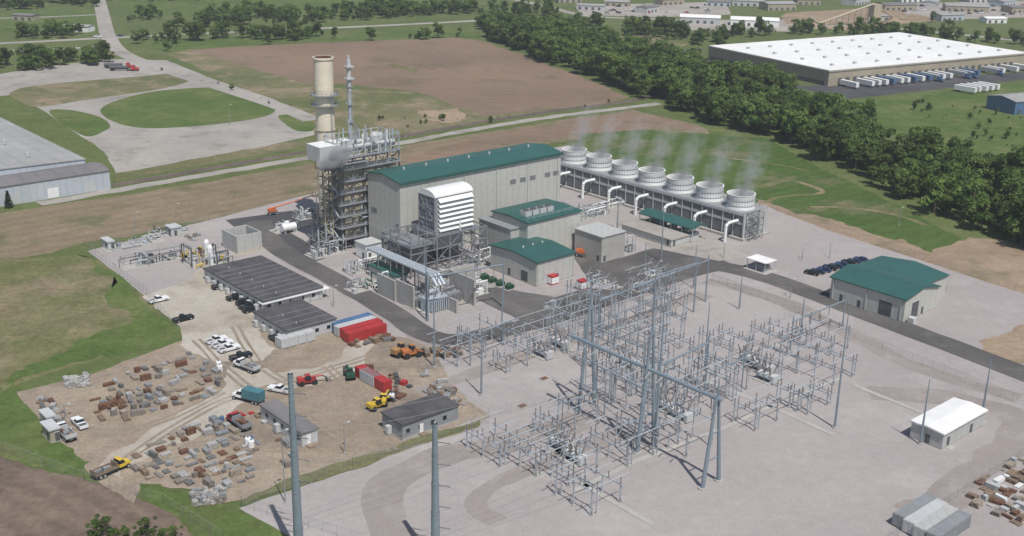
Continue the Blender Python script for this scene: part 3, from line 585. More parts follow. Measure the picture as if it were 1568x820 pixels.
mb.box(1,W-1,1,D-1,0,2,mgrey); mb.box(-1,W+1,-1,D+1,0,.15,concm); mb.done('storage_shelter',o,ang)
# ---------------- cooling tower ----------------
o,ang,W,D=fit((1140,328),(1177,318),(868,240),9.5)
W=13; mb=MB(); nC=7; c=D/nC
mb.box(.6,W-.6,.3,D-.3,1.2,8.6,louver)
for k in range(20):
    z=1.4+k*.36; mb.box(.3,.62,.3,D-.3,z,z+.2,mgrey)
mb.box(0,W,0,D,8.61,9.5,lgrey,mgrey); mb.box(-.1,W+.1,-.1,.3,0,9.45,cladg); mb.box(-.1,W+.1,D-.3,D+.1,0,9.45,cladg)
mb.box(-1,W+1,-1,D+1,0,.9,concm)
mb.box(.15,.29,.3,D-.3,5.4,6.2,lgrey)
for k in range(nC*3+1): mb.box(.05,.35,k*D/(nC*3)-.12,k*D/(nC*3)+.12,0,9.4,lgrey)
mb.rail([(.2,.2),(.2,D-.2),(W-.2,D-.2),(W-.2,.2),(.2,.2)],9.5,lgrey)
for k in range(nC):
    yc=c*(k+.5); q=W/2; r=4.9
    mb.rev(q,yc,[(r*1.03,9.5),(r*.97,11),(r*.95,12.6),(r*1.0,14.3),(r*1.03,14.5),(r*.93,14.5),(r*.9,12.6),(r*.9,10.5),(.5,10.5)],white,32)
    mb.rev(q,yc,[(r*1.0,10.7),(r*1.02,10.8),(r*.99,10.95)],mgrey,32); mb.rev(q,yc,[(r*.96,12.5),(r*1.0,12.6),(r*.97,12.8)],mgrey,32)
    for j in range(32):
        a=j*math.pi/16; mb.cyl((q+r*1.0*math.cos(a),yc+r*1.0*math.sin(a),9.6),(q+r*.99*math.cos(a),yc+r*.99*math.sin(a),14.3),.07,lgrey,n=3)
    for j in range(8):
        a=j*math.pi/4; mb.cyl((q,yc,11.6),(q+r*.85*math.cos(a),yc+r*.85*math.sin(a),11.6),.3,mgrey,n=4)
    mb.box(q-.8,q+.8,yc-.8,yc+.8,10.6,12,mgrey)
    mb.path([(-6,yc-c*.3,0),(-6,yc-c*.3,5.6),(-5.3,yc-c*.3,6.4),(-4.2,yc-c*.3,6.7),(.2,yc-c*.3,6.7)],.55,white,n=10)
for k in range(4): mb.cyl((2+(k%2)*5,-1.2,k*2.4),(7-(k%2)*5,-1.2,k*2.4+2.4),.25,steel,n=4)
grid_frame(mb,1,8,-2.2,-.2,0,9.6,2,1,4,.1,steel)
mb.done('cooling_tower',o,ang)
KX,KY=.32,.12
def volmat(name,dens,top,rad,sc_=.28,lo=.42,kx_=KX,ky_=KY):
    m=bpy.data.materials.new(name); m.use_nodes=True; t=m.node_tree; t.nodes.clear()
    out=t.nodes.new('ShaderNodeOutputMaterial'); vs=t.nodes.new('ShaderNodeVolumeScatter'); vs.inputs['Color'].default_value=(.98,.98,.985,1)
    tc=t.nodes.new('ShaderNodeTexCoord'); n=nz(t,tc.outputs['Object'],sc_,4,.6); f=mr(t,n,lo,.64,0,dens)
    def MA(op,a,b):
        q=t.nodes.new('ShaderNodeMath'); q.operation=op
        for i,x in enumerate((a,b)):
            if isinstance(x,(int,float)): q.inputs[i].default_value=x
            else: t.links.new(x,q.inputs[i])
        return q.outputs[0]
    sx=t.nodes.new('ShaderNodeSeparateXYZ'); t.links.new(tc.outputs['Object'],sx.inputs[0]); z=sx.outputs[2]
    g=mr(t,z,0,top,1,0.0)
    dx=MA('SUBTRACT',sx.outputs[0],MA('MULTIPLY',z,kx_)); dy=MA('SUBTRACT',sx.outputs[1],MA('MULTIPLY',z,ky_))
    rr_=MA('SQRT',MA('ADD',MA('MULTIPLY',dx,dx),MA('MULTIPLY',dy,dy)),0); fr=mr(t,rr_,rad*.25,rad,1,0)
    t.links.new(MA('MULTIPLY',MA('MULTIPLY',f,g),fr),vs.inputs['Density']); t.links.new(vs.outputs[0],out.inputs['Volume']); return m
vm=volmat('steam',.42,21,5.2,.26,.40); vm2=volmat('steam_dense',3.2,9,5.4,.35,.34,.7,0)
def plume(name,loc,prof,mat,kx_=KX,ky_=KY,zs=1,sy=1):
    mb=MB(); N_=16; vs=[]
    for r,z in prof:
        for i in range(N_):
            a=2*math.pi*i/N_; vs.append((r*math.cos(a)+z*kx_,r*math.sin(a)*sy+z*ky_,z*zs))
    mb.poly(vs,[(j*N_+i,j*N_+(i+1)%N_,(j+1)*N_+(i+1)%N_,(j+1)*N_+i) for j in range(len(prof)-1) for i in range(N_)],mat); mb.done(name,loc)
for k in range(nC):
    yc=c*(k+.5); q=o+ua*(W/2)+va*yc; plume('steam_plume',(q.x,q.y,12.5),[(.1,0),(4,.1),(5,5),(5.2,12),(5,18),(3,21),(.1,21.2)],vm)
q=P(-13,HD+7); plume('steam_plume',(q.x+3,q.y-8,28.8),[(.1,0),(3,.5),(5,2.5),(5.4,5),(3,8),(.1,9)],vm2,.7,0)
# thin summer haze
hm=bpy.data.materials.new('haze'); hm.use_nodes=True; t=hm.node_tree; t.nodes.clear(); out=t.nodes.new('ShaderNodeOutputMaterial'); vs=t.nodes.new('ShaderNodeVolumeScatter')
vs.inputs['Color'].default_value=(.88,.94,1,1); vs.inputs['Density'].default_value=.00011; t.links.new(vs.outputs[0],out.inputs['Volume'])
mb=MB(); mb.box(-2500,2500,-600,3500,-5,260,hm); mb.done('atmospheric_haze')
# ---------------- switchyard ----------------
def dead_end():
    N1=G(898,626); N2=G(988,688); N3=G(1088,742)
    mb=MB(); o=N3
    def loc(p): d=p-o; return d.dot(ua),d.dot(va)
    hb=19.5
    for p,ha,hs in ((N1,26,31),(N2,28,41),(N3,hb+.5,24)):
        x,y=loc(p)
        for s_ in (-1,1):
            mb.cyl((x+s_*2.6,y,0),(x+s_*.35,y,ha),.48,poleb,.3,n=10); mb.cyl((x+s_*2.6,y,-.1),(x+s_*2.6,y,.35),.95,concm,n=12)
        for z in (6,12,18): w_=2.6-(2.6-.35)*z/ha; mb.cyl((x-w_,y,z),(x+w_,y,z),.16,poleb)
        mb.cyl((x,y,ha-1),(x,y,hs),.28,poleb,.1,n=8)
    y1=loc(N1)[1]
    mb.cyl((0,-1,hb),(0,y1+1,hb),.42,poleb,n=10)
    for k in range(13):
        y=1.5+(y1-3)*k/12; mb.cyl((-.9,y,hb-.3),(-2.4,y,hb-1.1),.13,insul,n=5); mb.cyl((0,y,hb-.4),(0,y,hb-2.6),.1,insul,n=5)
        if k%3==0: mb.path([(0,y,hb-2.6),(.8,y,hb-7),(1.5,y,hb-11)],.04,galv,n=4)
    mb.done('dead_end_structure',o,AA)
dead_end()
def pole(name,px,top,r0=.35,r1=.12,mat=galv,lamp=False):
    h=HT(px[0],px[1],top); mb=MB(); mb.cyl((0,0,0),(0,0,h),r0,mat,r1,n=10); mb.cyl((0,0,0),(0,0,.4),r0*2,concm,n=10)
    if lamp: mb.cyl((0,0,h-.1),(.9,0,h),.06,mat); mb.box(.8,1.5,-.2,.2,h-.08,h+.1,lgrey)
    return mb.done(name,G(*px),AA)
for px,t in (((665,562),440),((737,605),500),((768,526),446),((653,490),370),((1079,564),462),((1278,655),470),((1409,680),580),((1505,628),548),((1132,473),420),((1062,441),375),((987,412),370),((945,350),300),((1012,400),318),((1160,352),300),((1003,686),402),((850,540),455),((1225,520),450),((918,520),438)):
    pole('lightning_mast',px,t,.30,.08,poleb)
for px,t in (((511,470),438),((838,492),462),((1210,456),428),((1270,395),372),((1108,395),372),((437,770),660),((528,694),648),((208,352),325),((270,335),312),((100,640),620),((1228,398),380),((478,300),282),((352,190),160),((620,210),180),((1376,345),318)):
    pole('street_lamp',px,t,.14,.07,mgrey,lamp=True)
for px,t in (((459,862),572),((667,868),648)):
    h=HT(px[0],px[1],t); mb=MB(); segs=5
    for k in range(segs):
        mb.cyl((0,0,h*k/segs),(0,0,h*(k+1)/segs),.92-.1*k,poleb,.86-.1*k,n=20)
        mb.cyl((0,0,h*(k+1)/segs-.5),(0,0,h*(k+1)/segs),.9-.1*k,poleb,n=20)
    mb.cyl((0,0,h),(0,0,h+.3),.2,galv)
    for k in range(5):
        z=h-3.5-k*4.2; mb.cyl((0,0,z),(2.8,-1.2,z+.3),.12,insul,.08); mb.cyl((2.8,-1.2,z+.3),(3.6,-1,z-.5),.04,galv,n=4)
        mb.cyl((0,0,z-1.3),(2.8,-1.2,z+.3),.04,galv,n=4)
    if t==648: mb.path([(3.6,-1,h-4),(4.3,-1,h-8),(3.4,-1,h-11),(4.2,-1,h-15),(3.6,-1,h-19),(4,-1,0)],.04,galv,n=4)
    for k in range(int(h/1.2)-2): mb.cyl((0,-.7,k*1.2+3),(0,-1.05,k*1.2+3),.03,galv,n=4)
    mb.done('transmission_pole',G(*px),0)
def beam(p0,p1,h0,r=.3,name='strain_beam',ins=5):
    a=G(*p0);b=G(*p1); L=(b-a).length; mb=MB(); mb.cyl((0,0,h0),(L,0,h0),r,poleb,n=8)
    for s_ in (0,L): mb.cyl((s_,0,0),(s_,0,h0+1.5),r*1.1,poleb,r*.8,n=8)
    for k in range(ins): x=L*(k+.7)/(ins+.4); mb.cyl((x,0,h0-r),(x,0,h0-r-2),.12,insul,n=6); mb.cyl((x,0,h0-r-2),(x,.8,3),.035,galv,n=3)
    mb.done(name,a,math.atan2((b-a).y,(b-a).x))
beam((655,492),(770,470),13,.25); beam((1003,640),(1079,600),13,.25); beam((915,530),(1080,462),13,.22); beam((912,612),(1001,660),9,.25)
beam((1000,500),(1062,478),15,.22); beam((1210,535),(1290,500),8,.2); beam((893,562),(984,604),12,.2); beam((1045,640),(1135,600),9,.16); beam((720,560),(790,530),8,.16); beam((860,668),(925,640),8,.16); beam((930,545),(1010,512),11,.18); beam((960,700),(1040,662),8,.16)
def rack(px,nu,nv,du,dv,h,seed):
    rs=random.Random(seed); mb=MB(); L=(nv-1)*dv
    for i in range(nu):
        x=i*du; hh=h+rs.choice([0,0,1.4,-1])
        for j in range(nv):
            y=j*dv; mb.box(x-.12,x+.12,y-.12,y+.12,0,hh,galv); mb.cyl((x,y,0),(x,y,.3),.35,concm,n=8)
        mb.box(x-.11,x+.11,-.8,L+.8,hh,hh+.22,galv)
        m_=max(2,int(L/2.8))
        for k in range(m_+1):
            y=L*k/m_; mb.cyl((x,y,hh+.2),(x,y,hh+1.8),.14,insul,n=6); mb.cyl((x,y,hh+1.8),(x,y,hh+1.95),.19,galv,n=6)
        if rs.random()<.55:
            for k in range(m_+1):
                y=L*k/m_; mb.cyl((x,y,hh+1.95),(x+rs.uniform(1.2,2.2),y,hh+3.6),.05,galv,n=4)
                mb.cyl((x+1.4,y,hh+.2),(x+1.4,y,hh+1.8),.12,insul,n=5)
            mb.box(x+1.3,x+1.5,-.5,L+.5,hh,hh+.2,galv)
            for y in (0,L): mb.box(x+1.3,x+1.5,y-.1,y+.1,0,hh,galv)
        mb.cyl((x,-.5,1.2),(x,-.5,hh),.04,galv,n=4); mb.box(x-.22,x+.22,-.65,-.35,1,1.5,lgrey)
    for k in range(3):
        y=L*k/2; mb.cyl((-2,y,h+2.0),((nu-1)*du+2,y,h+2.0),.09,galv,n=6)
    mb.done('bus_support_rack',G(*px),AA)
RK=[((700,562),2,3,8,5,4.2),((775,572),3,2,7,5,4.2),((810,545),3,3,7,5,4.5),((880,520),2,3,8,5,6),((905,560),3,3,7,5,6),((945,515),2,3,8,5,8),((985,555),3,3,7,5,7),((985,640),3,3,7,5.5,7),
((935,620),3,3,7,5,7),((1062,640),3,3,7,5.5,6),((1050,700),2,3,8,5,5),((1020,590),2,3,8,5,9),((1115,560),2,3,8,5,4.5),((1190,585),3,3,8,5.5,4.5),((1205,545),2,3,8,6,4.5),((1275,590),2,3,8,5.5,4.2),((1155,660),3,2,8,6,4.2),
((765,715),2,3,8,5.5,4),((820,730),2,3,8,5,4),((845,675),3,2,7,5.5,4.2),((905,790),2,3,8,5,4),((960,715),3,3,8,5.5,4.5),((905,488),2,3,8,5,7),((1000,470),2,3,8,5,7),((1270,545),2,3,8,6,5),((870,745),2,3,8,5,4.2),((1110,610),2,3,8,5,5),((1235,635),2,2,8,5,4),((740,540),2,3,7,5,4.5),((1020,500),2,3,7,5,8)]
for k,a in enumerate(RK): rack(*a,seed=k+40)
def breaker(px):
    mb=MB(); mb.box(-2,2,-2.6,2.6,0,.25,concm)
    for y in (-1.8,0,1.8):
        mb.cyl((-1,y,1.9),(1,y,1.9),.42,lgrey,n=12)
        for s_ in (-1,1): mb.cyl((s_*.6,y,2.2),(s_*1.9,y*1.15,5),.24,insul,.14,n=8); mb.cyl((s_*1.9,y*1.15,5),(s_*2,y*1.15,5.3),.06,galv)
        for s_ in (-.8,.8): mb.cyl((s_,y,.2),(s_,y,1.6),.1,galv)
    mb.box(-1.2,1.2,-3.2,-2.3,.3,2.2,lgrey); mb.box(-1.2,1.2,-2.2,2.2,1.2,1.4,galv)
    mb.done('circuit_breaker',G(*px),AA)
for px in ((830,545),(855,530),(1145,555),(1165,568),(1172,582),(870,695),(855,686),(878,705),(1015,625),(1040,640),(960,560)): breaker(px)
def wire(name,A,B,sag,n=14,r=.03):
    mb=MB(); P_=[]
    for k in range(n+1):
        t=k/n; p=A.lerp(B,t); p=p-Vector((0,0,sag*4*t*(1-t))); P_.append(p)
    mb.path([p-A for p in P_],r,mgrey,n=3); mb.done(name,A)
bt=[G(988,688),G(1088,742),G(898,626)]
for i,(f,zz) in enumerate(((.15,19.2),(.35,19.2),(.6,19.2),(.85,19.2))):
    A=bt[0].lerp(bt[1],f)+Vector((0,0,zz)); wire('overhead_conductor',A,G(667,868)+Vector((2,-1,24-i*3)),3)
    A=bt[2].lerp(bt[0],f)+Vector((0,0,zz)); wire('overhead_conductor',A,G(459,862)+Vector((2,-1,30-i*3)),4)
for px,t in (((665,562),440),((768,526),446),((1079,564),462)):
    wire('overhead_conductor',G(*px)+Vector((0,0,HT(px[0],px[1],t)-.3)),bt[0]+Vector((0,0,38)),2)
wire('overhead_conductor',P(12,-20,12),G(665,562)+Vector((0,0,14)),1); wire('overhead_conductor',G(768,526)+Vector((0,0,13)),G(898,560)+Vector((0,0,12)),1.5)
def fence(pts,h=2.4,name='chain_link_fence'):
    P_=[G(*p) for p in pts]; o=P_[0]; mb=MB()
    for a,b in zip(P_[:-1],P_[1:]):
        L=(b-a).length; n=max(1,int(L/3)); a=a-o;b=b-o
        for k in range(n+1):
            q=a.lerp(b,k/n); mb.cyl(q,q+Vector((0,0,h)),.032,mgrey,n=4)
        mb.cyl(a+Vector((0,0,h)),b+Vector((0,0,h)),.025,mgrey,n=3)
        mb.poly([a,b,b+Vector((0,0,h)),a+Vector((0,0,h))],[(0,1,2,3)],cl)
    mb.done(name,o)
fence([(640,570),(748,640),(885,608)]); fence([(640,570),(760,545),(920,490),(1090,430),(1200,470),(1350,535),(1568,622),(1700,676)])
fence([(560,835),(370,776),(540,715),(748,648)]); fence([(1360,830),(1568,697),(1640,655)]); fence([(137,384),(320,338),(345,336)]); fence([(137,384),(225,452),(273,510)])
fence([(1090,430),(1230,478),(1150,510)]); fence([(0,690),(130,738),(250,772),(340,828)]); fence([(1180,318),(1400,395),(1568,448)])
# ---------------- vehicles ----------------
def wheels(mb,xs,w_,r=.36):
    for x in xs:
        for y in (-w_,w_-.24): mb.cyl((x,y,r),(x,y+.24,r),r,black,n=12); mb.cyl((x,y-.01,r),(x,y+.25,r),r*.5,lgrey,n=8)
def frus(mb,x0,x1,y,z0,X0,X1,Y,z1,side,top):
    p=[(x0,-y,z0),(x1,-y,z0),(x1,y,z0),(x0,y,z0),(X0,-Y,z1),(X1,-Y,z1),(X1,Y,z1),(X0,Y,z1)]
    mb.poly(p,[(0,1,5,4),(1,2,6,5),(2,3,7,6),(3,0,4,7)],side); mb.poly(p[4:],[(0,1,2,3)],top)
def car_mesh(col,kind='car'):
    mb=MB()
    if kind=='car':
        frus(mb,-2.3,2.3,.9,.3,-2.35,2.3,.92,.72,col,col); frus(mb,-2.35,2.3,.92,.72,-2.2,2.05,.86,.98,col,col)
        frus(mb,-1.9,.95,.84,.98,-1.35,.35,.68,1.42,glass,col); mb.box(-1.3,.3,-.66,.66,1.42,1.47,col); wheels(mb,(-1.45,1.4),.93)
        mb.box(2.25,2.36,-.8,-.5,.6,.75,white); mb.box(2.25,2.36,.5,.8,.6,.75,white)
    elif kind=='suv':
        frus(mb,-2.35,2.35,.95,.35,-2.4,2.35,.97,.85,col,col); frus(mb,-2.4,2.35,.97,.85,-2.35,2.15,.92,1.12,col,col)
        frus(mb,-2.3,1.05,.9,1.12,-2.05,.5,.76,1.7,glass,col); mb.box(-2,.45,-.74,.74,1.7,1.76,col); wheels(mb,(-1.5,1.45),.97,.4)
    else:
        frus(mb,-2.9,2.9,.96,.45,-2.9,2.9,.98,.9,col,col); frus(mb,.95,2.9,.98,.9,1,2.75,.92,1.18,col,col)
        frus(mb,-1.0,1.1,.97,.9,-.9,.95,.92,1.2,col,col); frus(mb,-.9,.95,.9,1.2,-.7,.35,.78,1.82,glass,col); mb.box(-.65,.3,-.76,.76,1.82,1.88,col)
        mb.box(-2.9,-1.01,-.98,-.88,.9,1.22,col); mb.box(-2.9,-1.01,.88,.98,.9,1.22,col); mb.box(-2.9,-2.8,-.87,.87,.9,1.22,col); mb.box(-2.79,-1.02,-.87,.87,.905,.93,dgrey)
        wheels(mb,(-1.9,1.85),.99,.42); mb.box(2.9,3.0,-.9,.9,.45,.65,lgrey)
    return mb.mesh('parked_'+kind)
silver=M('silver_paint',(.42,.43,.44),.3,.05); cblack=M('car_black',(.015,.016,.02),.25,.1); cblue=M('car_blue',(.02,.035,.10),.25,.1)
cw=M('car_white',(.72,.72,.72),.3,.03)
ms_={('p','w'):car_mesh(cw,'pickup'),('p','k'):car_mesh(cblack,'pickup'),('c','b'):car_mesh(cblue),('c','k'):car_mesh(cblack),('s','k'):car_mesh(cblack,'suv'),('s','w'):car_mesh(cw,'suv'),('p','s'):car_mesh(silver,'pickup'),('c','r'):car_mesh(red)}
nm={'p':'parked_pickup_truck','c':'parked_car','s':'parked_suv'}
BB=AA+math.pi/2
for px,k,cc,an in [((243,462),'p','w',AA),((281,491),'p','k',AA+.05),((332,524),'p','w',AA),((341,530),'p','w',AA+.06),((351,537),'p','w',AA),((369,549),'p','k',AA),((428,600),'p','w',BB+.5),((122,652),'p','w',BB),((339,441),'p','k',AA),((362,458),'p','k',AA),((374,466),'s','k',AA),((381,471),'p','k',AA),((384,477),'s','k',AA),((422,522),'s','k',BB),((333,431),'s','w',AA)]:
    inst(nm[k],ms_[(k,cc)],G(*px)+Vector((0,0,.09)),an)
for k in range(9): inst('parked_car' if k%3 else 'parked_suv',ms_[('c','b')] if k%3 else ms_[('s','k')],G(1243+k*9.3+U(-.6,.6),420-k*2.6)+Vector((0,0,.06)),BB+.15+U(-.04,.04))
for k in range(26):
    kk=random.choice(list(ms_)); inst(nm[kk[0]],ms_[kk],G(U(890,1100),U(8,22))+Vector((0,0,.05)),U(0,3))
for k in range(40):
    kk=random.choice(list(ms_)); inst(nm[kk[0]],ms_[kk],G(1350+U(0,240),U(6,24))+Vector((0,0,.05)),.3)
for k in range(20):
    kk=random.choice(list(ms_)); inst(nm[kk[0]],ms_[kk],G(1430+k*7.5,114-k*.4+U(-1,1))+Vector((0,0,.06)),WA+1.6)
for k in range(6):
    kk=random.choice(list(ms_)); inst(nm[kk[0]],ms_[kk],G(150+k*35,57-k*1.6)+Vector((0,0,.07)),.1)
def truck(px,body,cabc,ang,name='flatbed_truck'):
    mb=MB(); mb.box(-4,3.6,-.45,.45,.6,.95,dgrey)
    mb.box(-4,1.2,-1.2,1.2,.96,1.15,dgrey)
    if name=='box_truck': mb.box(-4,1.1,-1.2,1.2,1.16,3.3,body)
    else:
        mb.box(-4,-3.9,-1.2,1.2,1.16,2.1,body); mb.box(-3.8,1.1,-1.2,-1.1,1.16,1.7,body); mb.box(-3.8,1.1,1.1,1.2,1.16,1.7,body); mb.box(.9,1.05,-1.1,1.1,1.16,2.3,body)
        for k in range(4): mb.rbox(U(-3,0),U(-.6,.6),1.16,U(1,2),U(.5,.9),U(.4,.9),U(-.2,.2),random.choice([wood,rust,mgrey]))
    frus(mb,1.4,3,1.15,.9,1.45,2.9,1.1,1.6,cabc,cabc); frus(mb,1.45,2.9,1.1,1.6,1.6,2.5,1,2.4,glass,cabc); mb.box(1.6,2.5,-1,1,2.4,2.48,cabc); frus(mb,3.01,4.2,.95,.8,3.01,4.1,.85,1.5,cabc,cabc)
    wheels(mb,(-3,-2,3.5),1.15,.5); mb.done(name,G(*px)+Vector((0,0,.08)),ang)
tealp=M('faded_teal',(.06,.17,.20),.6,.15)
truck((170,724),wood,yellow,AA+.2); truck((381,614),tealp,white,BB+.4,'box_truck'); truck((366,652),mgrey,red,BB,'flatbed_truck'); truck((378,566),lgrey,white,BB+.2,'flatbed_truck'); truck((100,668),lgrey,white,BB)
def container(px,mat,ang=AA,L=12.2,z=0,name='shipping_container'):
    mb=MB(); mb.box(0,L,0,2.44,z+.15,z+2.74,mat)
    for k in range(int(L/.6)):
        x=.3+k*.6; mb.box(x,x+.3,-.05,-.002,z+.3,z+2.6,mat)
        mb.box(x,x+.12,.1,2.34,z+2.745,z+2.78,mat)
    for x in (0,L-.15):
        for y in (-.03,2.33): mb.box(x-.02,x+.17,y,y+.14,z+.0,z+2.8,mat)
    mb.box(-.06,-.01,.2,1.15,z+.3,z+2.6,mat); mb.box(-.06,-.01,1.3,2.25,z+.3,z+2.6,mat)
    mb.done(name,G(*px)+Vector((0,0,.08)),ang)
for px,m_ in (((514,512),blue),((519,517),lgrey),((528,521),red),((534,527),red)): container(px,m_)
container((600,598),red,BB); container((585,590),lgrey,BB,6)
for k in range(4): container((444+k*13,532-k*3.5),lgrey,BB-.0,3.2,name='generator_unit')
for px in ((714,428),(845,438),(890,446)):
    mb=MB(); mb.box(0,3,0,2.4,0,.2,concm); mb.box(.1,2.9,.1,2.3,.2,2.9,red); mb.box(.05,2.95,.02,.09,.6,2.5,white); mb.box(-.0,.09,.3,2.1,.6,2.5,white); mb.box(0,3,0,2.4,2.91,3.05,red); mb.done('fire_equipment_cabinet',G(*px),AA)
for k,px in enumerate(((1382,812),(1398,822),(1414,832),(1434,842))): container(px,[mgrey,lgrey,cladg,mgrey][k],AA,12.2,name='storage_trailer')
def telehandler(px,ang,col=yellow):
    mb=MB(); mb.box(-2.4,2,-.7,.7,.7,1.3,col); mb.box(-2.6,-1.2,-1,1,1.0,1.9,col); frus(mb,-.8,.7,.9,1.3,-.6,.5,.8,2.5,glass,col)
    mb.cyl((-2,-.1,2),(3.6,-.1,1.8),.22,col,n=6); mb.cyl((3.6,-.1,1.8),(4.6,-.1,.9),.16,dgrey); mb.box(4.5,4.7,-.7,.7,.3,1.2,dgrey); mb.box(4.7,5.8,-.5,-.35,.3,.4,dgrey); mb.box(4.7,5.8,.35,.5,.3,.4,dgrey)
    for x in (-1.7,1.5):
        for y in (-1.2,.8): mb.cyl((x,y,.65),(x,y+.4,.65),.65,black,n=14)
    mb.done('telehandler',G(*px)+Vector((0,0,.08)),ang)
telehandler((578,625),AA+.1); telehandler((588,618),AA+.7); telehandler((535,578),1.9,green); telehandler((472,588),.4,red)
def loader(px,ang,col=orange):
    mb=MB(); mb.box(-3,-.6,-1,1,1,2.3,col); mb.box(-.5,1.2,-.7,.7,.9,1.6,col); frus(mb,-.9,.5,.8,2.3,-.7,.3,.7,3.3,glass,col)
    for y in (-.8,.6): mb.cyl((.6,y+.1,2),(3,y+.1,1),.16,col)
    mb.poly([(2.9,-1.4,.2),(4.2,-1.4,.2),(4,-1.4,1.4),(2.9,-1.4,1.4),(2.9,1.4,.2),(4.2,1.4,.2),(4,1.4,1.4),(2.9,1.4,1.4)],[(0,1,5,4),(0,3,7,4),(0,1,2,3),(4,5,6,7)],mgrey)
    for x in (-2,1.4):
        for y in (-1.3,.85): mb.cyl((x,y,.8),(x,y+.45,.8),.8,black,n=14)
    mb.done('wheel_loader',G(*px)+Vector((0,0,.08)),ang)
loader((615,543),.9,M('loader_tan',(.36,.2,.08),.6,.2)); loader((632,546),.5,M('loader_orange',(.42,.15,.05),.6,.2))
def lift(px,ang,L=22,el=.35):
    mb=MB(); mb.box(-1.6,1.6,-1.2,1.2,.5,1.1,dgrey); mb.box(-1.8,1.2,-.9,.9,1.15,2.1,orange)
    e=(L*math.cos(el),0,2.2+L*math.sin(el)); mb.cyl((-1.2,0,2.2),(e[0]*.5,0,2.2+(e[2]-2.2)*.5),.3,orange,n=6); mb.cyl((e[0]*.5,0,2.2+(e[2]-2.2)*.5),e,.2,orange,n=6)
    mb.box(e[0],e[0]+1.4,-.9,.9,e[2]-.3,e[2]-.2,orange); mb.rail([(e[0],-.9),(e[0]+1.4,-.9),(e[0]+1.4,.9),(e[0],.9),(e[0],-.9)],e[2]-.3,orange)
    wheels(mb,(-1.2,1.2),1.3,.5); mb.done('boom_lift',G(*px)+Vector((0,0,.1)),ang)
lift((418,328),.35,15,.25); lift((890,392),-.3,7,.2)
# ---------------- material stacks laid out in rows ----------------
def pile(name,poly,rowsp,seed,mats,z=.08,lmax=4.0,fill=.8,rnd=False,n=0,dx=(1.7,3.2)):
    rs=random.Random(seed); W_=[G(*p) for p in poly]
    o=sum(W_,Vector())/len(W_); uv=[((p-o).dot(ua),(p-o).dot(va)) for p in W_]
    def ins(x,y):
        c_=False; j=len(uv)-1
        for i in range(len(uv)):
            xi,yi=uv[i]; xj,yj=uv[j]
            if (yi>y)!=(yj>y) and x<(xj-xi)*(y-yi)/(yj-yi)+xi: c_=not c_
            j=i
        return c_
    mb=MB(); xs=[p[0] for p in uv]; ys=[p[1] for p in uv]; pts=[]
    if rnd:
        k=0
        while k<n:
            x=rs.uniform(min(xs),max(xs)); y=rs.uniform(min(ys),max(ys))
            if ins(x,y): pts.append((x,y)); k+=1
    else:
        y=min(ys)
        while y<max(ys):
            x=min(xs)+rs.uniform(0,2)
            while x<max(xs):
                if ins(x,y) and rs.random()<fill and noise.noise(Vector((x*.08,y*.08,seed)))>-.36: pts.append((x+rs.gauss(0,.3),y+rs.gauss(0,.35)))
                x+=rs.uniform(*dx)
            y+=rowsp*rs.uniform(.8,1.25)
    for x,y in pts:
        ang=rs.choice([0,0,math.pi/2,math.pi/2])+rs.gauss(0,.1 if not rnd else .6); L=rs.uniform(1.2,lmax)*.8; wd=rs.uniform(.6,1.6); h=rs.uniform(.12,.32); m_=rs.choice(mats)
        for q in range(rs.randint(1,4)):
            zz=z+.1+q*(h+.05); nb=rs.randint(3,5)
            for b_ in range(nb):
                off=(b_-(nb-1)/2)*wd/nb*1.05; mb.rbox(x-math.sin(ang)*off,y+math.cos(ang)*off,zz,L*rs.uniform(.85,1),wd/nb*.8,h*rs.uniform(.8,1),ang+rs.gauss(0,.02),m_)
        for e in (-.35,.35): mb.rbox(x+math.cos(ang)*L*e,y+math.sin(ang)*L*e,z-.02,.15,wd*1.3,.12,ang,wood)
    mb.done(name,o,AA)
pile('stacked_scaffold_materials',[(150,600),(190,572),(290,540),(348,572),(335,608),(200,648),(145,640)],2.9,1,scr,fill=.85)
pile('stacked_scaffold_materials',[(200,700),(270,658),(340,642),(442,688),(442,722),(350,752),(218,732)],2.4,2,scr,fill=.93)
pile('stacked_scaffold_materials',[(340,640),(400,622),(412,652),(380,672)],2.8,3,[red,blue,lgrey,wood,wood2,scr[0]],lmax=3,fill=.7)
pile('stacked_scaffold_materials',[(440,650),(480,700),(440,720),(420,700)],3,4,scr,fill=.6)
pile('stacked_construction_materials',[(1475,800),(1470,765),(1560,690),(1640,670),(1700,820)],2.2,5,[white,wood2,wood,lgrey,wood,rust,lgrey,scr[4]],fill=.92)
pile('pipe_material_stack',[(525,520),(605,512),(600,520),(545,535)],3,6,[rust,rust,scr[3],wood],rnd=True,n=24)
pile('pipe_material_stack',[(60,610),(80,612),(110,660),(70,650)],3,7,scr,rnd=True,n=30); pile('pipe_material_stack',[(555,565),(575,560),(640,600),(600,612)],3,8,[rust,red,dgrey,wood,scr[0]],rnd=True,n=26)
pile('pipe_material_stack',[(650,540),(705,530),(706,545),(655,552)],3,10,[rust,wood,dgrey],rnd=True,n=20)
pile('pallet_stack',[(280,360),(310,360),(300,370)],3,11,scr,rnd=True,n=8); pile('rubble_pile',[(100,580),(135,575),(140,590),(105,598)],3,12,[concm,scr[5]],lmax=1.4,rnd=True,n=50); pile('rubble_pile',[(290,755),(340,750),(345,770),(300,775)],3,13,[concm,mgrey,wood2],lmax=1.2,rnd=True,n=90)
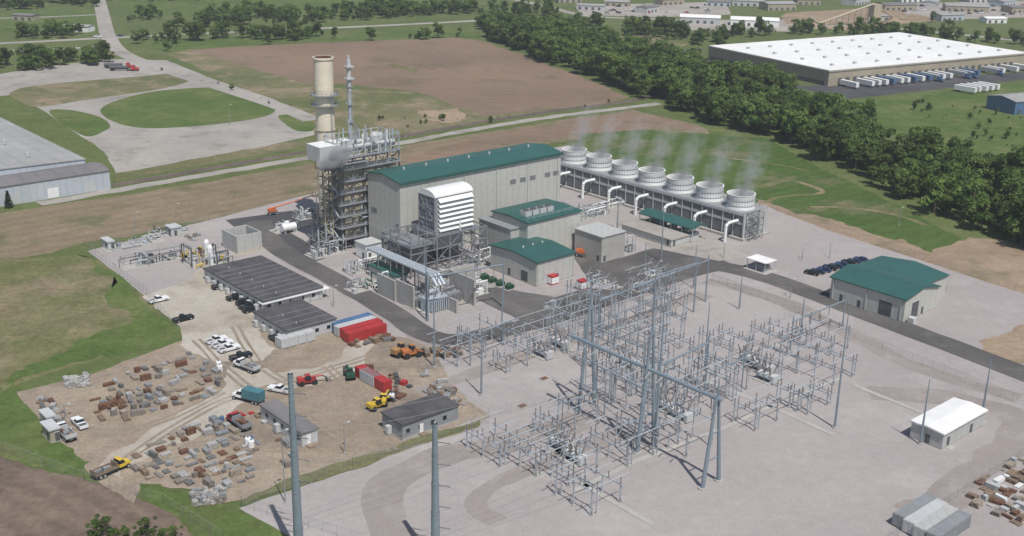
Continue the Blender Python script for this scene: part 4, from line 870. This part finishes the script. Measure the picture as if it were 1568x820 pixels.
pile('pallet_stack',[(700,610),(640,600),(670,590)],3,14,scr,rnd=True,n=10); pile('timber_mats',[(150,615),(185,610),(190,625),(155,630)],3,15,[rust],lmax=5,rnd=True,n=10); pile('timber_mats',[(640,575),(660,570),(720,620),(700,625)],3,16,scr,lmax=4,rnd=True,n=16)
def cyl_obj(name,px,r,h,mat):
    mb=MB(); mb.rev(0,0,[(r,0),(r,h*.9),(r*.8,h),(.02,h)],mat,12); mb.cyl((0,0,h),(0,0,h+.15),r*.3,dgrey,n=8); mb.done(name,G(*px)+Vector((0,0,.08)))
for px in ((335,562),(337,568),(380,680),(385,684),(600,612),(545,575)): cyl_obj('portable_tank',px,.7,1.6,white)
for px in ((340,644),(385,675),(380,678)): cyl_obj('steel_drum',px,.5,1.1,blue)
mb=MB(); mb.cyl((-2.6,0,2),(2.6,0,2),1.3,white,n=14); mb.box(-2,-1.5,-1,1,0,1,concm); mb.box(1.5,2,-1,1,0,1,concm); mb.done('horizontal_tank',G(442,356),AA)
# ---------------- trees ----------------
def tree_mesh(seed,lm=(leaf,leaf2),n=1250,wide=.36,conifer=False,base_=.26,ell=.44):
    rs=random.Random(seed); mb=MB()
    mb.cyl((0,0,-.02),(0,0,.35),.022,bark,.015,n=6); mb.cyl((0,0,.35),(rs.uniform(-.04,.04),rs.uniform(-.04,.04),.8),.015,bark,.004,n=5)
    lobes=[]
    if conifer:
        for k in range(9): z=.12+k*.1; lobes.append((0,0,z,.24*(1-k/9.5)+.02,.07,lm[0]))
    else:
        for k in range(rs.randint(12,17)):
            z=rs.uniform(base_,.88); rad=wide*math.sqrt(max(.05,1-((z-.52)/ell)**2)); a=rs.uniform(0,6.28); d=rs.uniform(.3,.9)*rad
            x,y=d*math.cos(a),d*math.sin(a); r=rs.uniform(.085,.18); lobes.append((x,y,z,r,r*.8,lm[1] if rs.random()<.3+.5*(z>.6) else lm[0]))  # upper lobes favour the paler leaf: sunlit tops put into the colour
            mb.cyl((0,0,z*.55),(x,y,z),.009,bark,.003,n=4)
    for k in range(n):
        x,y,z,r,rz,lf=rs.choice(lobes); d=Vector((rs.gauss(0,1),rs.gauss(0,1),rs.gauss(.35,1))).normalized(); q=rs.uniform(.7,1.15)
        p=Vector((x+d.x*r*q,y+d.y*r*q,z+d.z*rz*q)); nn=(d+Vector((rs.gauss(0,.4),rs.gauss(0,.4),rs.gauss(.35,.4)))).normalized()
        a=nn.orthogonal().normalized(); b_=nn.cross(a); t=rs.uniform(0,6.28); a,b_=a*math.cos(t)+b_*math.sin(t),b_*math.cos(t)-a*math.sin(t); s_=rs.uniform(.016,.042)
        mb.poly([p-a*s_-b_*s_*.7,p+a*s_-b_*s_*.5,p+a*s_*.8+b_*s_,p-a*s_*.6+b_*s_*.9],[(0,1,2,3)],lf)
    return mb.mesh('tree')
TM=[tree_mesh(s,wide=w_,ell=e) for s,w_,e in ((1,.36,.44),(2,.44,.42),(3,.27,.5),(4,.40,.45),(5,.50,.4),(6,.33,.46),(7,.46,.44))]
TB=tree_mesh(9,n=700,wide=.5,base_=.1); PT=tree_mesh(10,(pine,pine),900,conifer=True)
def forest(name,regions,hr,dens,seed,gap=-9):
    rs=random.Random(seed); emp=link(bpy.data.objects.new(name,None)); inst_=[[] for _ in TM]
    for poly in regions:
        W_=[G(*p) for p in poly]; xs=[p.x for p in W_]; ys=[p.y for p in W_]; area=abs(sum(W_[i-1].x*W_[i].y-W_[i].x*W_[i-1].y for i in range(len(W_))))/2
        n=int(area/dens); k=0; tries=0
        while k<n and tries<n*30:
            tries+=1; x=rs.uniform(min(xs),max(xs)); y=rs.uniform(min(ys),max(ys)); c_=False; j=len(W_)-1
            for i in range(len(W_)):
                if (W_[i].y>y)!=(W_[j].y>y) and x<(W_[j].x-W_[i].x)*(y-W_[i].y)/(W_[j].y-W_[i].y)+W_[i].x: c_=not c_
                j=i
            if c_:
                k+=1; g_=noise.noise(Vector((x*.02,y*.02,seed)))
                if g_<gap: continue
                s_=rs.uniform(*hr) if rs.random()<.75 else rs.uniform(hr[0]*.5,hr[0])
                inst_[rs.randrange(len(TM))].append((x,y,s_*(1+.45*noise.noise(Vector((x*.03,y*.03,0)))),rs.uniform(0,6.28)))
    for i,L in enumerate(inst_):
        if not L: continue
        mb=MB()
        for x,y,s_,a in L:
            c_,q=math.cos(a)*s_/2,math.sin(a)*s_/2
            mb.poly([(x-c_+q,y-q-c_,0),(x+c_+q,y+q-c_,0),(x+c_-q,y+q+c_,0),(x-c_-q,y-q+c_,0)],[(0,1,2,3)],leaf)
        o=mb.done(name+'_stand'); o.parent=emp; o.instance_type='FACES'; o.use_instance_faces_scale=True; o.instance_faces_scale=1; o.show_instancer_for_render=False; o.show_instancer_for_viewport=False
        ch=link(bpy.data.objects.new('tree_crown',TM[i])); ch.parent=o
forest('tree_belt',[[(730,40),(800,46),(900,62),(1000,94),(1100,120),(1185,134),(1240,190),(1320,205),(1420,245),(1568,290),(1700,330),(1700,440),(1568,380),(1470,342),(1400,316),(1240,236),(1180,210),(1110,196),(1040,170),(1000,150),(955,138),(870,108),(760,66)]],(9.5,18),38,1,-.38)
forest('distant_tree_line',[[(195,40),(380,44),(540,32),(700,22),(860,26),(860,14),(560,14),(380,24),(200,26)],[(200,60),(380,56),(530,52),(530,58),(380,66),(210,68)],[(0,50),(130,44),(130,58),(0,60)],[(0,98),(60,90),(175,88),(178,98),(60,108),(0,110)],[(0,8),(150,2),(150,10),(0,16)],[(870,36),(1010,44),(1110,64),(1100,74),(1020,62),(880,50)],[(1210,52),(1568,70),(1640,76),(1568,60),(1400,52),(1210,47)]],(7,13),75,2,-.22)
forest('distant_tree_line',[[(620,52),(705,48),(708,58),(625,62)],[(1000,-30),(1700,-40),(1700,-12),(1300,-6),(1000,-8)],[(-200,-40),(900,-50),(900,-12),(560,-4),(180,4),(-200,4)],[(1100,50),(1200,52),(1200,58),(1110,62)]],(7,13),95,3,-.2)
forest('shrub_row',[[(240,100),(470,170),(480,180),(420,165),(240,106)],[(560,170),(740,178),(735,184),(600,205)],[(1395,150),(1568,180),(1568,240),(1420,190)],[(740,182),(960,150),(965,156),(742,190)]],(1.2,4),170,4)
for px,h in (((568,62),11),((411,68),8),((256,78),8),((1428,34),9),((1330,190),13),((985,150),11),((1240,222),8),((1400,168),5),((1420,168),4.5),((1508,208),4),((1490,212),4),((1540,212),5),((1435,205),4),((1462,235),5),((145,100),8),((35,108),8),((1180,92),8),((1545,90),6)):
    inst('tree',random.choice(TM),G(*px),U(0,6),h)
inst('pine_tree',PT,G(14,318),0,6.5)
for k in range(9): inst('shrub',TB,G(150+k*15+U(-4,4),822+U(-6,12)),U(0,6),U(2.5,5))
